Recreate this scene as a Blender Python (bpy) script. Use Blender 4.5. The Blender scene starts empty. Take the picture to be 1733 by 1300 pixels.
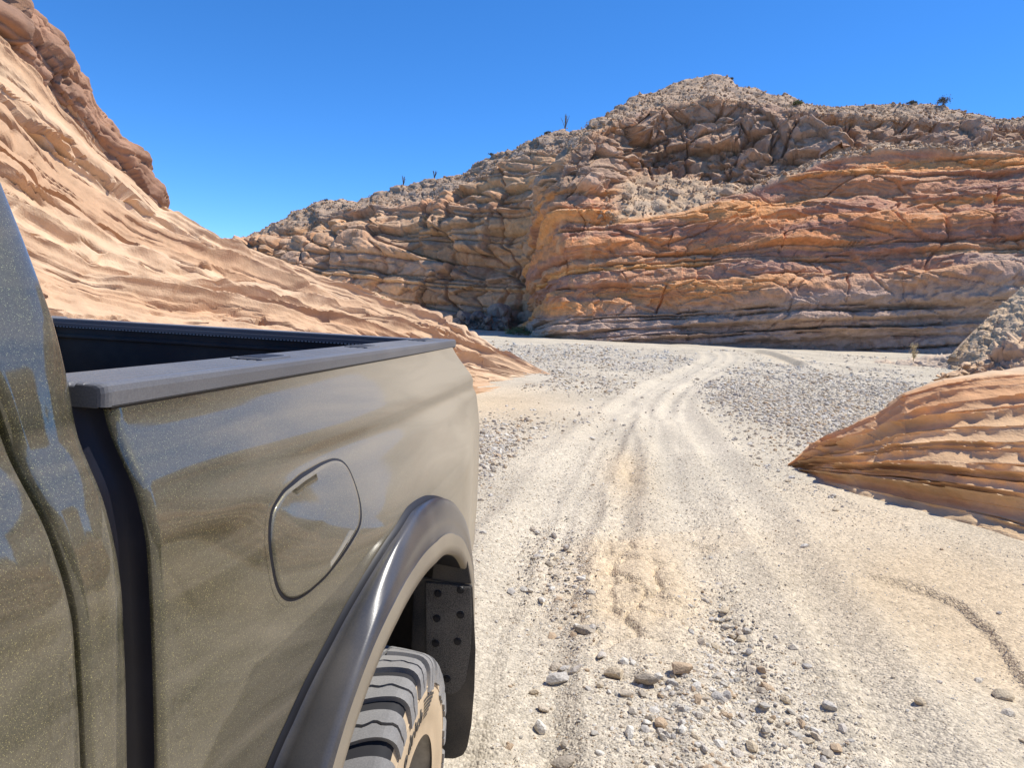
import bpy, bmesh, math, random
import numpy as np
from mathutils import Matrix, Vector
random.seed(7); rng = np.random.default_rng(11)
scene = bpy.context.scene
COL = scene.collection

# ------------------------------------------------------------------ camera, sky, sun, exposure
F, CX, CY, H = 1200.0, 866.5, 650.0, 1.62          # focal length in photo pixels, picture centre, eye height
RM = np.array([[0.9890675, 0.06552586, -0.13210541],
               [0.13768707, -0.08959935, 0.98641484],
               [0.05279912, -0.99382006, -0.09764187]])   # camera (right, down, forward) -> world
cam = bpy.data.cameras.new('camera'); cam.sensor_width = 36; cam.lens = F / 1733 * 36
cam.clip_start = 0.02; cam.clip_end = 3000
co = bpy.data.objects.new('camera', cam); COL.objects.link(co)
M = Matrix.Identity(4)
for i in range(3):
    M[i][0] = RM[i, 0]; M[i][1] = -RM[i, 1]; M[i][2] = -RM[i, 2]
M[2][3] = H
co.matrix_world = M
scene.camera = co

SUN_AZ, SUN_EL = math.radians(68), math.radians(59)       # azimuth to the right of +Y
w = bpy.data.worlds.new('World'); scene.world = w; w.use_nodes = True
nt = w.node_tree; bg = nt.nodes['Background']
sky = nt.nodes.new('ShaderNodeTexSky'); sky.sky_type = 'NISHITA'; sky.sun_disc = False
sky.sun_elevation = SUN_EL; sky.sun_rotation = SUN_AZ
sky.altitude = 0; sky.air_density = 0.62; sky.dust_density = 0.0; sky.ozone_density = 10.0
hsv = nt.nodes.new('ShaderNodeHueSaturation'); hsv.inputs['Saturation'].default_value = 1.14      # the phone's vivid blue, over the whole sky
nt.links.new(sky.outputs[0], hsv.inputs['Color']); nt.links.new(hsv.outputs[0], bg.inputs[0]); bg.inputs[1].default_value = 0.15
sl = bpy.data.lights.new('sun', 'SUN'); sl.energy = 3.6; sl.angle = math.radians(0.53); sl.color = (1.0, 0.95, 0.87)
so = bpy.data.objects.new('sun', sl); COL.objects.link(so)
sd = Vector((math.sin(SUN_AZ) * math.cos(SUN_EL), math.cos(SUN_AZ) * math.cos(SUN_EL), math.sin(SUN_EL)))
so.rotation_euler = sd.to_track_quat('Z', 'Y').to_euler(); so.location = sd * 50
vs = scene.view_settings; vs.view_transform = 'Standard'; vs.look = 'None'; vs.exposure = 0.66; vs.gamma = 1
vs.use_curve_mapping = False
scene.cycles.use_denoising = True
scene.cycles.max_bounces = 6; scene.cycles.diffuse_bounces = 4; scene.cycles.glossy_bounces = 3

# ------------------------------------------------------------------ numpy helpers
def at_y(u, v, y):
    """world points on the sight lines of photo pixels (u,v) at distance y along the wash"""
    u, v, y = np.broadcast_arrays(np.asarray(u, float), np.asarray(v, float), np.asarray(y, float))
    d = np.stack([u - CX, v - CY, np.full_like(u, F)], -1) @ RM.T
    P = d * (y / d[..., 1])[..., None]; P[..., 2] += H
    return P
def at_z(u, v, z=0.0):
    u, v, z = np.broadcast_arrays(np.asarray(u, float), np.asarray(v, float), np.asarray(z, float))
    d = np.stack([u - CX, v - CY, np.full_like(u, F)], -1) @ RM.T
    P = d * ((z - H) / d[..., 2])[..., None]; P[..., 2] += H
    return P
def project(P):
    c = (np.asarray(P) - np.array([0, 0, H])) @ RM
    return CX + F * c[..., 0] / c[..., 2], CY + F * c[..., 1] / c[..., 2], c[..., 2]
def sstep(a, b, x):
    t = np.clip((x - a) / (b - a), 0, 1); return t * t * (3 - 2 * t)
def _hash(ix, iy, iz, seed):
    with np.errstate(over='ignore'):
        h = (ix.astype(np.uint32) * np.uint32(374761393) + iy.astype(np.uint32) * np.uint32(668265263)
             + iz.astype(np.uint32) * np.uint32(2147483647 - 58) + np.uint32(seed * 974634777 & 0xffffffff))
        h = (h ^ (h >> np.uint32(13))) * np.uint32(1274126177)
        h = (h ^ (h >> np.uint32(16))) * np.uint32(2246822519)
    return h ^ (h >> np.uint32(15))
_G = np.array([[1,1,0],[-1,1,0],[1,-1,0],[-1,-1,0],[1,0,1],[-1,0,1],[1,0,-1],[-1,0,-1],
               [0,1,1],[0,-1,1],[0,1,-1],[0,-1,-1],[1,1,0],[-1,1,0],[0,-1,1],[0,-1,-1]], np.float32)
def perlin(x, y=0.0, z=0.0, seed=0):
    x, y, z = np.broadcast_arrays(np.asarray(x, np.float32), np.asarray(y, np.float32), np.asarray(z, np.float32))
    xi, yi, zi = np.floor(x), np.floor(y), np.floor(z)
    fx, fy, fz = x - xi, y - yi, z - zi
    xi, yi, zi = xi.astype(np.int64), yi.astype(np.int64), zi.astype(np.int64)
    ux, uy, uz = [f * f * f * (f * (f * 6 - 15) + 10) for f in (fx, fy, fz)]
    out = np.zeros_like(fx)
    for dx in (0, 1):
        for dy in (0, 1):
            for dz in (0, 1):
                g = _G[_hash(xi + dx, yi + dy, zi + dz, seed) & np.uint32(15)]
                d = g[..., 0] * (fx - dx) + g[..., 1] * (fy - dy) + g[..., 2] * (fz - dz)
                out += d * (ux if dx else 1 - ux) * (uy if dy else 1 - uy) * (uz if dz else 1 - uz)
    return out
def fbm(x, y=0.0, z=0.0, octv=4, seed=0, gain=0.5):
    o = 0; a = 1.0; f = 1.0
    for k in range(octv):
        o = o + a * perlin(np.asarray(x) * f, np.asarray(y) * f, np.asarray(z) * f, seed + k * 17); a *= gain; f *= 2.03
    return o
def voronoi(x, y, z, seed=0):
    x, y, z = [np.asarray(a, np.float32) for a in np.broadcast_arrays(x, y, z)]
    xi, yi, zi = [np.floor(a).astype(np.int64) for a in (x, y, z)]
    f1 = np.full(x.shape, 9.0, np.float32); f2 = f1.copy(); cid = np.zeros(x.shape, np.float32)
    for dx in (-1, 0, 1):
        for dy in (-1, 0, 1):
            for dz in (-1, 0, 1):
                h = _hash(xi + dx, yi + dy, zi + dz, seed)
                px = xi + dx + (h & np.uint32(1023)).astype(np.float32) / 1023
                py = yi + dy + ((h >> np.uint32(10)) & np.uint32(1023)).astype(np.float32) / 1023
                pz = zi + dz + ((h >> np.uint32(20)) & np.uint32(1023)).astype(np.float32) / 1023
                d = np.sqrt((px - x) ** 2 + (py - y) ** 2 + (pz - z) ** 2)
                c = (_hash(xi + dx, yi + dy, zi + dz, seed + 5) & np.uint32(4095)).astype(np.float32) / 4095
                n = d < f1
                f2 = np.where(n, f1, np.minimum(f2, d)); cid = np.where(n, c, cid); f1 = np.where(n, d, f1)
    return f1, f2, cid
def facets(x, y, z, seed=0):
    """broken rock: every cell is a randomly tilted flat face; returns height, edge closeness, cell id"""
    x, y, z = [np.asarray(a, np.float32) for a in np.broadcast_arrays(x, y, z)]
    xi, yi, zi = [np.floor(a).astype(np.int64) for a in (x, y, z)]
    f1 = np.full(x.shape, 9.0, np.float32); f2 = f1.copy(); cid = np.zeros(x.shape, np.float32); h_ = cid.copy()
    for dx in (-1, 0, 1):
        for dy in (-1, 0, 1):
            for dz in (-1, 0, 1):
                h = _hash(xi + dx, yi + dy, zi + dz, seed)
                px = xi + dx + (h & np.uint32(1023)).astype(np.float32) / 1023 - x
                py = yi + dy + ((h >> np.uint32(10)) & np.uint32(1023)).astype(np.float32) / 1023 - y
                pz = zi + dz + ((h >> np.uint32(20)) & np.uint32(1023)).astype(np.float32) / 1023 - z
                d = np.sqrt(px * px + py * py + pz * pz); k = _hash(xi + dx, yi + dy, zi + dz, seed + 5)
                c = (k & np.uint32(1023)).astype(np.float32) / 1023; t1 = ((k >> np.uint32(10)) & np.uint32(1023)).astype(np.float32) / 511.5 - 1; t2 = ((k >> np.uint32(20)) & np.uint32(1023)).astype(np.float32) / 511.5 - 1
                n = d < f1
                f2 = np.where(n, f1, np.minimum(f2, d)); cid = np.where(n, c, cid); h_ = np.where(n, c - .5 + t1 * px + t2 * py, h_); f1 = np.where(n, d, f1)
    return h_, f2 - f1, cid
def beds(q, s, tmin, tmax, seed, qmin=-5.0, qmax=40.0):
    """stacked rock beds: returns per-bed random a, pillow profile, joint depth (1 at the joint)"""
    r = np.random.default_rng(seed)
    b = [qmin]
    while b[-1] < qmax: b.append(b[-1] + tmin + (tmax - tmin) * r.random() ** 1.8)
    b = np.array(b); i = np.clip(np.searchsorted(b, q) - 1, 0, len(b) - 2)
    th = b[i + 1] - b[i]; f = (q - b[i]) / th
    rnd = r.random((len(b), 4))[i]
    return rnd, f, th, i
def new_mesh(name, V, Fq, smooth=True, col=None):
    me = bpy.data.meshes.new(name)
    V = np.asarray(V, np.float32).reshape(-1, 3); Fq = np.asarray(Fq, np.int32)
    me.vertices.add(len(V)); me.vertices.foreach_set('co', V.ravel())
    k = Fq.shape[1]
    me.loops.add(Fq.size); me.loops.foreach_set('vertex_index', Fq.ravel())
    me.polygons.add(len(Fq)); me.polygons.foreach_set('loop_start', np.arange(0, Fq.size, k, dtype=np.int32))
    me.update(calc_edges=True)
    me.polygons.foreach_set('use_smooth', np.full(len(Fq), smooth))
    if col is not None:
        a = me.color_attributes.new('Col', 'FLOAT_COLOR', 'POINT')
        c = np.ones((len(V), 4), np.float32); c[:, :3] = np.asarray(col).reshape(-1, 3); a.data.foreach_set('color', c.ravel())
    me.validate()
    return me
def grid_faces(n, m, flip=False):
    i, j = np.meshgrid(np.arange(n - 1), np.arange(m - 1), indexing='ij')
    a = i * m + j
    f = np.stack([a, a + m, a + m + 1, a + 1], -1).reshape(-1, 4)
    return f[:, ::-1] if flip else f
def link(name, me, mat, parent=None):
    o = bpy.data.objects.new(name, me); COL.objects.link(o)
    if mat is not None and me is not None and not me.materials: me.materials.append(mat)
    if parent is not None: o.parent = parent
    return o
def tag(o, label=None, cat=None, group=None, kind=None):
    if label: o['label'] = label
    if cat: o['category'] = cat
    if group: o['group'] = group
    if kind: o['kind'] = kind
    return o
def empty(name, loc=(0, 0, 0)):
    o = bpy.data.objects.new(name, None); COL.objects.link(o); o.location = loc; o.empty_display_size = 0.2
    return o

# ------------------------------------------------------------------ materials
def mat_new(name):
    m = bpy.data.materials.new(name); m.use_nodes = True
    return m, m.node_tree.nodes, m.node_tree.links, m.node_tree.nodes['Principled BSDF']
def rock_material(name, s1, s2, bump, var=0.25, dist=0.05, rough=0.93):
    """colour from the rock's own pigment (vertex colour) broken up by grain; fine relief by bump"""
    m, N, L, B = mat_new(name)
    B.inputs['Roughness'].default_value = rough; B.inputs['Specular IOR Level'].default_value = 0.15
    at = N.new('ShaderNodeVertexColor'); at.layer_name = 'Col'
    tc = N.new('ShaderNodeTexCoord')
    n1 = N.new('ShaderNodeTexNoise'); n1.inputs['Scale'].default_value = s1; n1.inputs['Detail'].default_value = 8; n1.inputs['Roughness'].default_value = 0.65
    n2 = N.new('ShaderNodeTexNoise'); n2.inputs['Scale'].default_value = s2; n2.inputs['Detail'].default_value = 5
    for n in (n1, n2): L.new(tc.outputs['Object'], n.inputs['Vector'])
    mr = N.new('ShaderNodeMapRange'); mr.inputs[1].default_value = 0.3; mr.inputs[2].default_value = 0.7
    mr.inputs[3].default_value = 1 - var; mr.inputs[4].default_value = 1 + var
    L.new(n1.outputs[0], mr.inputs[0])
    mx = N.new('ShaderNodeVectorMath'); mx.operation = 'SCALE'
    L.new(at.outputs['Color'], mx.inputs[0]); L.new(mr.outputs[0], mx.inputs['Scale'])
    L.new(mx.outputs[0], B.inputs['Base Color'])
    ad = N.new('ShaderNodeMath'); ad.operation = 'ADD'; L.new(n1.outputs[0], ad.inputs[0]); L.new(n2.outputs[0], ad.inputs[1])
    bp = N.new('ShaderNodeBump'); bp.inputs['Strength'].default_value = bump; bp.inputs['Distance'].default_value = dist
    L.new(ad.outputs[0], bp.inputs['Height']); L.new(bp.outputs[0], B.inputs['Normal'])
    return m
MAT_CLIFF = rock_material('cliff_rock', 1.6, 7.0, 0.8, 0.26, 0.18)
MAT_SLOPE = rock_material('pale_sandstone', 2.2, 30.0, 0.4, 0.16, 0.03)
MAT_LEDGE = rock_material('layered_sandstone', 3.0, 45.0, 0.5, 0.16, 0.015)
MAT_RUBBLE = rock_material('rubble_rock', 2.5, 9.0, 1.0, 0.3, 0.12)

def sand_material():
    m, N, L, B = mat_new('wash_sand')
    B.inputs['Roughness'].default_value = 0.95; B.inputs['Specular IOR Level'].default_value = 0.1
    at = N.new('ShaderNodeVertexColor'); at.layer_name = 'Col'
    tc = N.new('ShaderNodeTexCoord')
    n1 = N.new('ShaderNodeTexNoise'); n1.inputs['Scale'].default_value = 3; n1.inputs['Detail'].default_value = 10; n1.inputs['Roughness'].default_value = 0.7
    v = N.new('ShaderNodeTexVoronoi'); v.inputs['Scale'].default_value = 85
    v2 = N.new('ShaderNodeTexVoronoi'); v2.inputs['Scale'].default_value = 38
    for n in (n1, v, v2): L.new(tc.outputs['Object'], n.inputs['Vector'])
    hs = N.new('ShaderNodeSeparateColor'); L.new(v.outputs['Color'], hs.inputs[0])
    hs2 = N.new('ShaderNodeSeparateColor'); L.new(v2.outputs['Color'], hs2.inputs[0])
    a1 = N.new('ShaderNodeMath'); a1.operation = 'MULTIPLY_ADD'; a1.inputs[1].default_value = 0.42; a1.inputs[2].default_value = 0.50
    L.new(hs.outputs[0], a1.inputs[0])
    a2 = N.new('ShaderNodeMath'); a2.operation = 'MULTIPLY_ADD'; a2.inputs[1].default_value = 0.26
    L.new(hs2.outputs[1], a2.inputs[0]); L.new(a1.outputs[0], a2.inputs[2])
    a3 = N.new('ShaderNodeMath'); a3.operation = 'MULTIPLY_ADD'; a3.inputs[1].default_value = 0.32
    L.new(n1.outputs[0], a3.inputs[0]); L.new(a2.outputs[0], a3.inputs[2])
    mx = N.new('ShaderNodeVectorMath'); mx.operation = 'SCALE'
    L.new(at.outputs['Color'], mx.inputs[0]); L.new(a3.outputs[0], mx.inputs['Scale'])
    L.new(mx.outputs[0], B.inputs['Base Color'])
    h1 = N.new('ShaderNodeMath'); h1.operation = 'MULTIPLY_ADD'; h1.inputs[1].default_value = -0.35
    L.new(v.outputs['Distance'], h1.inputs[0])
    h2 = N.new('ShaderNodeMath'); h2.operation = 'MULTIPLY'; h2.inputs[1].default_value = -0.5; L.new(v2.outputs['Distance'], h2.inputs[0])
    L.new(h2.outputs[0], h1.inputs[2])
    h3 = N.new('ShaderNodeMath'); h3.operation = 'ADD'; L.new(h1.outputs[0], h3.inputs[0]); L.new(n1.outputs[0], h3.inputs[1])
    bp = N.new('ShaderNodeBump'); bp.inputs['Strength'].default_value = 0.75; bp.inputs['Distance'].default_value = 0.02
    L.new(h3.outputs[0], bp.inputs['Height']); L.new(bp.outputs[0], B.inputs['Normal'])
    return m
MAT_SAND = sand_material()

def stone_material(name, cols, bump=0.3, scale=30):
    m, N, L, B = mat_new(name)
    B.inputs['Roughness'].default_value = 0.85; B.inputs['Specular IOR Level'].default_value = 0.25
    oi = N.new('ShaderNodeObjectInfo'); cr = N.new('ShaderNodeValToRGB'); cr.color_ramp.interpolation = 'CONSTANT'
    e = cr.color_ramp.elements
    for k, c in enumerate(cols):
        if k < 2: el = e[k]; el.position = k / len(cols)
        else: el = e.new(k / len(cols))
        el.color = (*c, 1)
    L.new(oi.outputs['Random'], cr.inputs[0])
    tc = N.new('ShaderNodeTexCoord'); n1 = N.new('ShaderNodeTexNoise'); n1.inputs['Scale'].default_value = scale; n1.inputs['Detail'].default_value = 6
    L.new(tc.outputs['Object'], n1.inputs['Vector'])
    mr = N.new('ShaderNodeMapRange'); mr.inputs[1].default_value = 0.3; mr.inputs[2].default_value = 0.7; mr.inputs[3].default_value = 0.72; mr.inputs[4].default_value = 1.2
    L.new(n1.outputs[0], mr.inputs[0])
    mx = N.new('ShaderNodeVectorMath'); mx.operation = 'SCALE'; L.new(cr.outputs[0], mx.inputs[0]); L.new(mr.outputs[0], mx.inputs['Scale'])
    L.new(mx.outputs[0], B.inputs['Base Color'])
    bp = N.new('ShaderNodeBump'); bp.inputs['Strength'].default_value = bump; bp.inputs['Distance'].default_value = 0.05
    L.new(n1.outputs[0], bp.inputs['Height']); L.new(bp.outputs[0], B.inputs['Normal'])
    return m
MAT_STONE = stone_material('wash_stone', [(.54,.48,.40),(.46,.42,.35),(.60,.53,.42),(.66,.61,.52),(.55,.45,.31),(.40,.34,.26),(.58,.49,.37),(.50,.46,.40),(.50,.37,.24),(.70,.65,.55)], 0.3, 6)
MAT_BOULDER = stone_material('talus_rock', [(.42,.27,.165),(.46,.305,.19),(.35,.225,.14),(.49,.34,.22),(.44,.265,.145),(.39,.275,.185)], 0.6, 3)
MAT_BOULDER_DARK = stone_material('shaded_talus_rock', [(.28,.20,.15),(.24,.18,.14),(.33,.24,.18)], 0.6, 3)  # dark copy of the talus rock, shade put into its colour

def plain(name, col, rough=0.6, metal=0.0, spec=0.5, coat=0.0, var=0.0, scale=40, bump=0.0, bdist=0.002):
    m, N, L, B = mat_new(name)
    B.inputs['Base Color'].default_value = (*col, 1); B.inputs['Roughness'].default_value = rough
    B.inputs['Metallic'].default_value = metal; B.inputs['Specular IOR Level'].default_value = spec; B.inputs['Coat Weight'].default_value = coat
    if var or bump:
        tc = N.new('ShaderNodeTexCoord'); n1 = N.new('ShaderNodeTexNoise'); n1.inputs['Scale'].default_value = scale; n1.inputs['Detail'].default_value = 6
        L.new(tc.outputs['Object'], n1.inputs['Vector'])
        if var:
            mr = N.new('ShaderNodeMapRange'); mr.inputs[1].default_value = 0.3; mr.inputs[2].default_value = 0.7
            mr.inputs[3].default_value = 1 - var; mr.inputs[4].default_value = 1 + var; L.new(n1.outputs[0], mr.inputs[0])
            mx = N.new('ShaderNodeVectorMath'); mx.operation = 'SCALE'; mx.inputs[0].default_value = col; L.new(mr.outputs[0], mx.inputs['Scale'])
            L.new(mx.outputs[0], B.inputs['Base Color'])
        if bump:
            bp = N.new('ShaderNodeBump'); bp.inputs['Strength'].default_value = bump; bp.inputs['Distance'].default_value = bdist
            L.new(n1.outputs[0], bp.inputs['Height']); L.new(bp.outputs[0], B.inputs['Normal'])
    return m

# ------------------------------------------------------------------ the wash floor
def polydist(P, L):
    """distance, signed side and arc length of points P (n,2) to polyline L (k,2)"""
    best = np.full(len(P), 1e9); sg = np.zeros(len(P)); al = np.zeros(len(P)); s0 = 0.0
    for a, b in zip(L[:-1], L[1:]):
        d = b - a; l = np.hypot(*d) + 1e-9; d = d / l
        r = P - a; t = np.clip(r @ d, 0, l); q = r - t[:, None] * d
        dd = np.hypot(q[:, 0], q[:, 1]); c = d[0] * r[:, 1] - d[1] * r[:, 0]
        k = dd < best; best = np.where(k, dd, best); sg = np.where(k, np.sign(c), sg); al = np.where(k, s0 + t, al); s0 += l
    return best, sg, al
def smooth_line(pts, n=40):
    P = at_z(*np.array(pts, float).T)[:, :2]
    t = np.linspace(0, len(P) - 1, n); Q = np.stack([np.interp(t, np.arange(len(P)), P[:, k]) for k in (0, 1)], 1)
    for _ in range(3): Q[1:-1] = (Q[:-2] + 2 * Q[1:-1] + Q[2:]) / 4
    return Q
RUTS = [([(838,1290),(868,1080),(915,920),(985,780),(1050,700),(1110,655),(1170,625),(1205,606),(1190,594)], .24, .035),
        ([(985,1290),(1000,1080),(1030,880),(1062,760),(1090,690),(1130,655),(1190,625),(1230,606),(1215,594)], .15, .022),
        ([(1330,1290),(1255,1060),(1190,900),(1145,790),(1112,720),(1112,690),(1150,655),(1205,628),(1245,608),(1235,595)], .20, .035),
        ([(1500,1290),(1385,1060),(1290,900),(1215,790),(1165,720),(1140,690),(1165,660),(1215,632)], .22, .03),
        ([(905,1290),(925,1080),(965,920),(1020,780),(1070,700)], .10, .018)]
RUTS = [(smooth_line(p), wd, dp) for p, wd, dp in RUTS]
SCARPS = [([(1440,968),(1500,985),(1560,995),(1610,1015),(1660,1050),(1695,1090),(1715,1125),(1733,1150),(1790,1230)], .038),
          ([(1262,593),(1300,598),(1335,608),(1372,622)], .22),
          ([(1030,905),(1045,960),(1038,1020),(1062,1062),(1085,1085)], .022),
          ([(1060,1002),(1110,1018),(1172,1040)], .02),
          ([(1130,900),(1180,915),(1230,935)], .02),
          ([(1370,815),(1420,845),(1480,880),(1560,905)], .012)]
SCARPS = [(smooth_line(p, 24), h) for p, h in SCARPS]
MUD = at_z(*np.array([(1075,985),(1060,800),(1640,1000),(830,680)], float).T)[:, :2]
def ground_fields(x, y):
    x = np.asarray(x, float); y = np.asarray(y, float); sh = x.shape
    X, Y = x.ravel(), y.ravel(); P = np.stack([X, Y], 1)
    z = sstep(22, 55, Y) * (-.155 + .0163 * np.clip(X, -15, 45))
    z += .10 * fbm(X * .16, Y * .09, 3.0, 3, 5) * sstep(4, 14, np.hypot(X + .6, Y))
    z += .022 * fbm(X * .9, Y * .6, 1.0, 3, 9) * sstep(1.2, 3.5, np.hypot(X + .9, Y - .5))
    z += .20 * sstep(2.2, 6.0, X) * sstep(14, 4, Y)
    near = Y < 60
    rut = np.zeros(len(X)); light = np.zeros(len(X))
    for Lp, wd, dp in RUTS:
        d, sg, al = polydist(P, Lp)
        d = d + .05 * perlin(X * 1.7, Y * 1.1, 2.0, 31)
        k = (.75 + .5 * perlin(al * .5, wd * 90, 0, 3)) * near
        z += 1.5 * k * (-dp * np.exp(-(d / wd) ** 4) + .7 * dp * np.exp(-((d - wd * 1.75) / (wd * .42)) ** 2))
        z += near * .012 * np.exp(-(d / (wd * .8)) ** 4) * np.sin(al * 62 + 14 * np.abs(d - wd * .3)) * (perlin(X * .7, Y * .5, 9, 8) > -.12)
        light = np.maximum(light, np.exp(-(d / (wd * 1.9)) ** 2) * near); rut = np.maximum(rut, np.exp(-((d - wd * 1.7) / (wd * .4)) ** 2) * near)
    sc = np.zeros(len(X))
    for Lp, h in SCARPS:
        d, sg, al = polydist(P, Lp)
        tot = np.hypot(*np.diff(Lp, axis=0).T).sum(); fade = sstep(0, .12, al / tot) * sstep(1, .8, al / tot)
        s = d * sg + .03 * perlin(al * 5, 0, h * 50, 2)
        wdt = .006 + .0010 * np.median(Lp[:, 1])
        z += 1.15 * h * fade * (sstep(-wdt, wdt, s) - .5) * np.exp(-(d / (.32 + .03 * np.median(Lp[:, 1]))) ** 2) * 2 * .5
        sc = np.maximum(sc, np.exp(-(d / .5) ** 2) * fade)
    # gravel density
    g = .5 + .9 * fbm(X * .45, Y * .16, 7.0, 4, 21)
    def blob(u, v, rx, ry, a):
        c = at_z(u, v)[:2]; return a * np.exp(-(((X - c[0]) / rx) ** 2 + ((Y - c[1]) / ry) ** 2) ** 1.5)
    for a in [(980, 596, 4.5, 13, 1.0), (1350, 690, 1.8, 4.5, 1.0), (1290, 660, 1.6, 5, .8), (1480, 660, 2.5, 5, .6), (1255, 1180, .42, .75, .9), (1225, 1060, .2, .8, .8),
              (1330, 1270, .5, .5, .8), (980, 1000, .16, .8, 1.1), (930, 930, .22, .9, 1.1), (900, 1200, .5, .8, .4), (830, 760, .3, 2.2, 1.0),
              (1420, 640, 4, 8, .8)]: g += blob(*a)
    for a in [(1085, 985, .32, 1.0, -1.3), (1560, 930, 1.1, 1.6, -.9), (1120, 1100, .2, .3, -.8), (880, 690, 1.2, 3, -.7), (1120, 880, .25, 1.5, -.5)]: g += blob(*a)
    g -= .55 * light
    for k in range(4): pass
    mud = np.clip(sum(np.exp(-(((X - m[0]) / r0) ** 2 + ((Y - m[1]) / r1) ** 2)) for m, r0, r1 in zip(MUD, (.34, .25, 1.2, 1.4), (1.0, 1.3, 1.6, 3.0))), 0, 1)
    z += mud * (.010 * np.abs(perlin(X * 3, Y * 11, 1, 77)) - .004) * near
    w1, w2, _ = voronoi(X * 3.2 + .5 * perlin(X * 3, Y * 3, 0, 5), Y * 2.3, 0.5, 78)
    core = np.exp(-(((X - MUD[0][0]) / .42) ** 2 + ((Y - MUD[0][1]) / 1.2) ** 2) ** 2) + .8 * np.exp(-(((X - MUD[1][0]) / .25) ** 2 + ((Y - MUD[1][1]) / 1.0) ** 2) ** 2)
    z += core * (-.034 * np.exp(-((w2 - w1) / .05) ** 2) + .010 * (1 - w1))
    g = np.clip(g, 0, 1.6)
    z += .016 * np.clip(g, 0, 1) * perlin(X * 9, Y * 9, 4, 55) * (Y < 25)
    return [a.reshape(sh) for a in (z, g, light, mud, sc)]
def ground_z(x, y): return ground_fields(np.atleast_1d(x), np.atleast_1d(y))[0]
yy = np.concatenate([np.linspace(-400, -40, 6)[:-1], np.linspace(-40, 1.2, 44)[:-1], np.exp(np.linspace(np.log(1.2), np.log(95), 560)), np.linspace(100, 900, 14)])
wy = np.where(yy > 2, 1.15 * yy + .9, 3.2 + 1.2 * np.abs(yy - 2)); wy[:5] = 900; wy[-14:] = np.maximum(wy[-14:], 400)
aa = np.linspace(-1, 1, 561); aa = aa * (.62 + .38 * aa ** 2)
GY = np.repeat(yy[:, None], len(aa), 1); GX = wy[:, None] * aa[None]
gz, gg, gl, gm, gs = ground_fields(GX, GY)
c_sand = np.array([.53, .46, .345]); c_grav = np.array([.50, .44, .345]); c_mud = np.array([.60, .465, .30]); c_dust = np.array([.58, .505, .385])
gc = c_sand * np.ones(GX.shape + (3,))
k = np.clip(gg - .35, 0, 1)[..., None] * .8; gc = gc * (1 - k) + c_grav * k
k = (gl * .55)[..., None]; gc = gc * (1 - k) + c_dust * k
k = np.clip(gm + .35 * gs, 0, 1)[..., None] * .85; gc = gc * (1 - k) + c_mud * k
gc *= (1 + .16 * fbm(GX * .5, GY * .35, 2, 3, 91))[..., None]
me = new_mesh('ground', np.stack([GX, GY, gz], -1), grid_faces(*GX.shape, flip=True), True, gc)
tag(link('ground', me, MAT_SAND), kind='structure')

# ------------------------------------------------------------------ rock walls
def curve_px(pts, us):
    """pts: (u, v, y) -> world curve sampled at us"""
    p = np.array(pts, float)
    v = np.interp(us, p[:, 0], p[:, 1]); y = np.interp(us, p[:, 0], p[:, 2])
    return at_y(us, v, y)
def loft(curves, rows):
    """curves: list of (n,3); rows: rows between successive curves -> V (R,n,3), zone coordinate (R,)"""
    V, Z = [], []
    for k in range(len(curves) - 1):
        t = np.linspace(0, 1, rows[k], endpoint=(k == len(curves) - 2))
        V.append(curves[k][None] * (1 - t)[:, None, None] + curves[k + 1][None] * t[:, None, None]); Z.append(k + t)
    return np.concatenate(V), np.concatenate(Z)
def blur_rows(V, n):
    for _ in range(n):
        W = V.copy(); W[1:-1] = (V[:-2] + 2 * V[1:-1] + V[2:]) / 4; V = W
    return V
def normals(V):
    du = np.gradient(V, axis=1); dv = np.gradient(V, axis=0)
    n = np.cross(du, dv); l = np.linalg.norm(n, axis=-1, keepdims=True)
    return n / np.maximum(l, 1e-9)
def lerp3(c, a, k): return c * (1 - k[..., None]) + np.asarray(a) * k[..., None]
def struct_patch(name, V, C, mat, label, flip=False):
    me = new_mesh(name, V, grid_faces(V.shape[0], V.shape[1], flip), True, C)
    return tag(link(name, me, mat), kind='structure')

# ---- far right cliff: grey toe, orange banded face, talus bench, blocky upper cliff, debris dome
US = np.concatenate([np.linspace(910, 1780, 760), np.linspace(1785, 2300, 60)])
base_y = np.interp(US, [900, 1000, 1300, 1700, 2300], [60, 58, 58, 60, 60]) + 7 * np.clip((958 - US) / 48, 0, 1) ** 2.2
def cv(pts, dy):
    p = np.array(pts, float); d = np.array(dy, float)
    v = np.interp(US, p[:, 0], p[:, 1]); y = base_y + np.interp(US, d[:, 0], d[:, 1])
    return at_y(US, v, y)
C0 = cv([(905,570),(1000,577),(1150,582),(1300,588),(1450,592),(1600,600),(1733,606),(2300,630)], [(900,0),(2000,0)])
C1 = cv([(905,540),(1000,532),(1150,524),(1300,505),(1450,478),(1600,470),(1733,450),(2300,420)], [(900,.6),(1100,.9),(2000,.9)])
C2 = cv([(905,480),(950,433),(1000,404),(1040,378),(1100,371),(1160,362),(1220,336),(1300,316),(1400,273),(1500,257),(1600,262),(1733,250),(2300,230)],
        [(900,2.2),(1000,5.0),(1200,7.6),(1500,9.0),(2000,9.5)])
C3 = cv([(905,318),(930,312),(985,318),(1010,322),(1040,305),(1080,292),(1130,288),(1200,312),(1260,320),(1330,300),(1440,262),(1500,246),(1600,250),(1733,238),(2300,215)],
        [(900,4.2),(1000,7.2),(1035,11),(1080,18),(1200,17),(1300,14),(1450,13),(2000,13)])
C4 = cv([(905,304),(930,290),(965,256),(1020,218),(1100,192),(1200,170),(1280,182),(1340,188),(1450,200),(1550,204),(1733,216),(2300,200)],
        [(900,6),(1000,13),(1100,22),(1250,22),(1450,17),(2000,17)])
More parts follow.
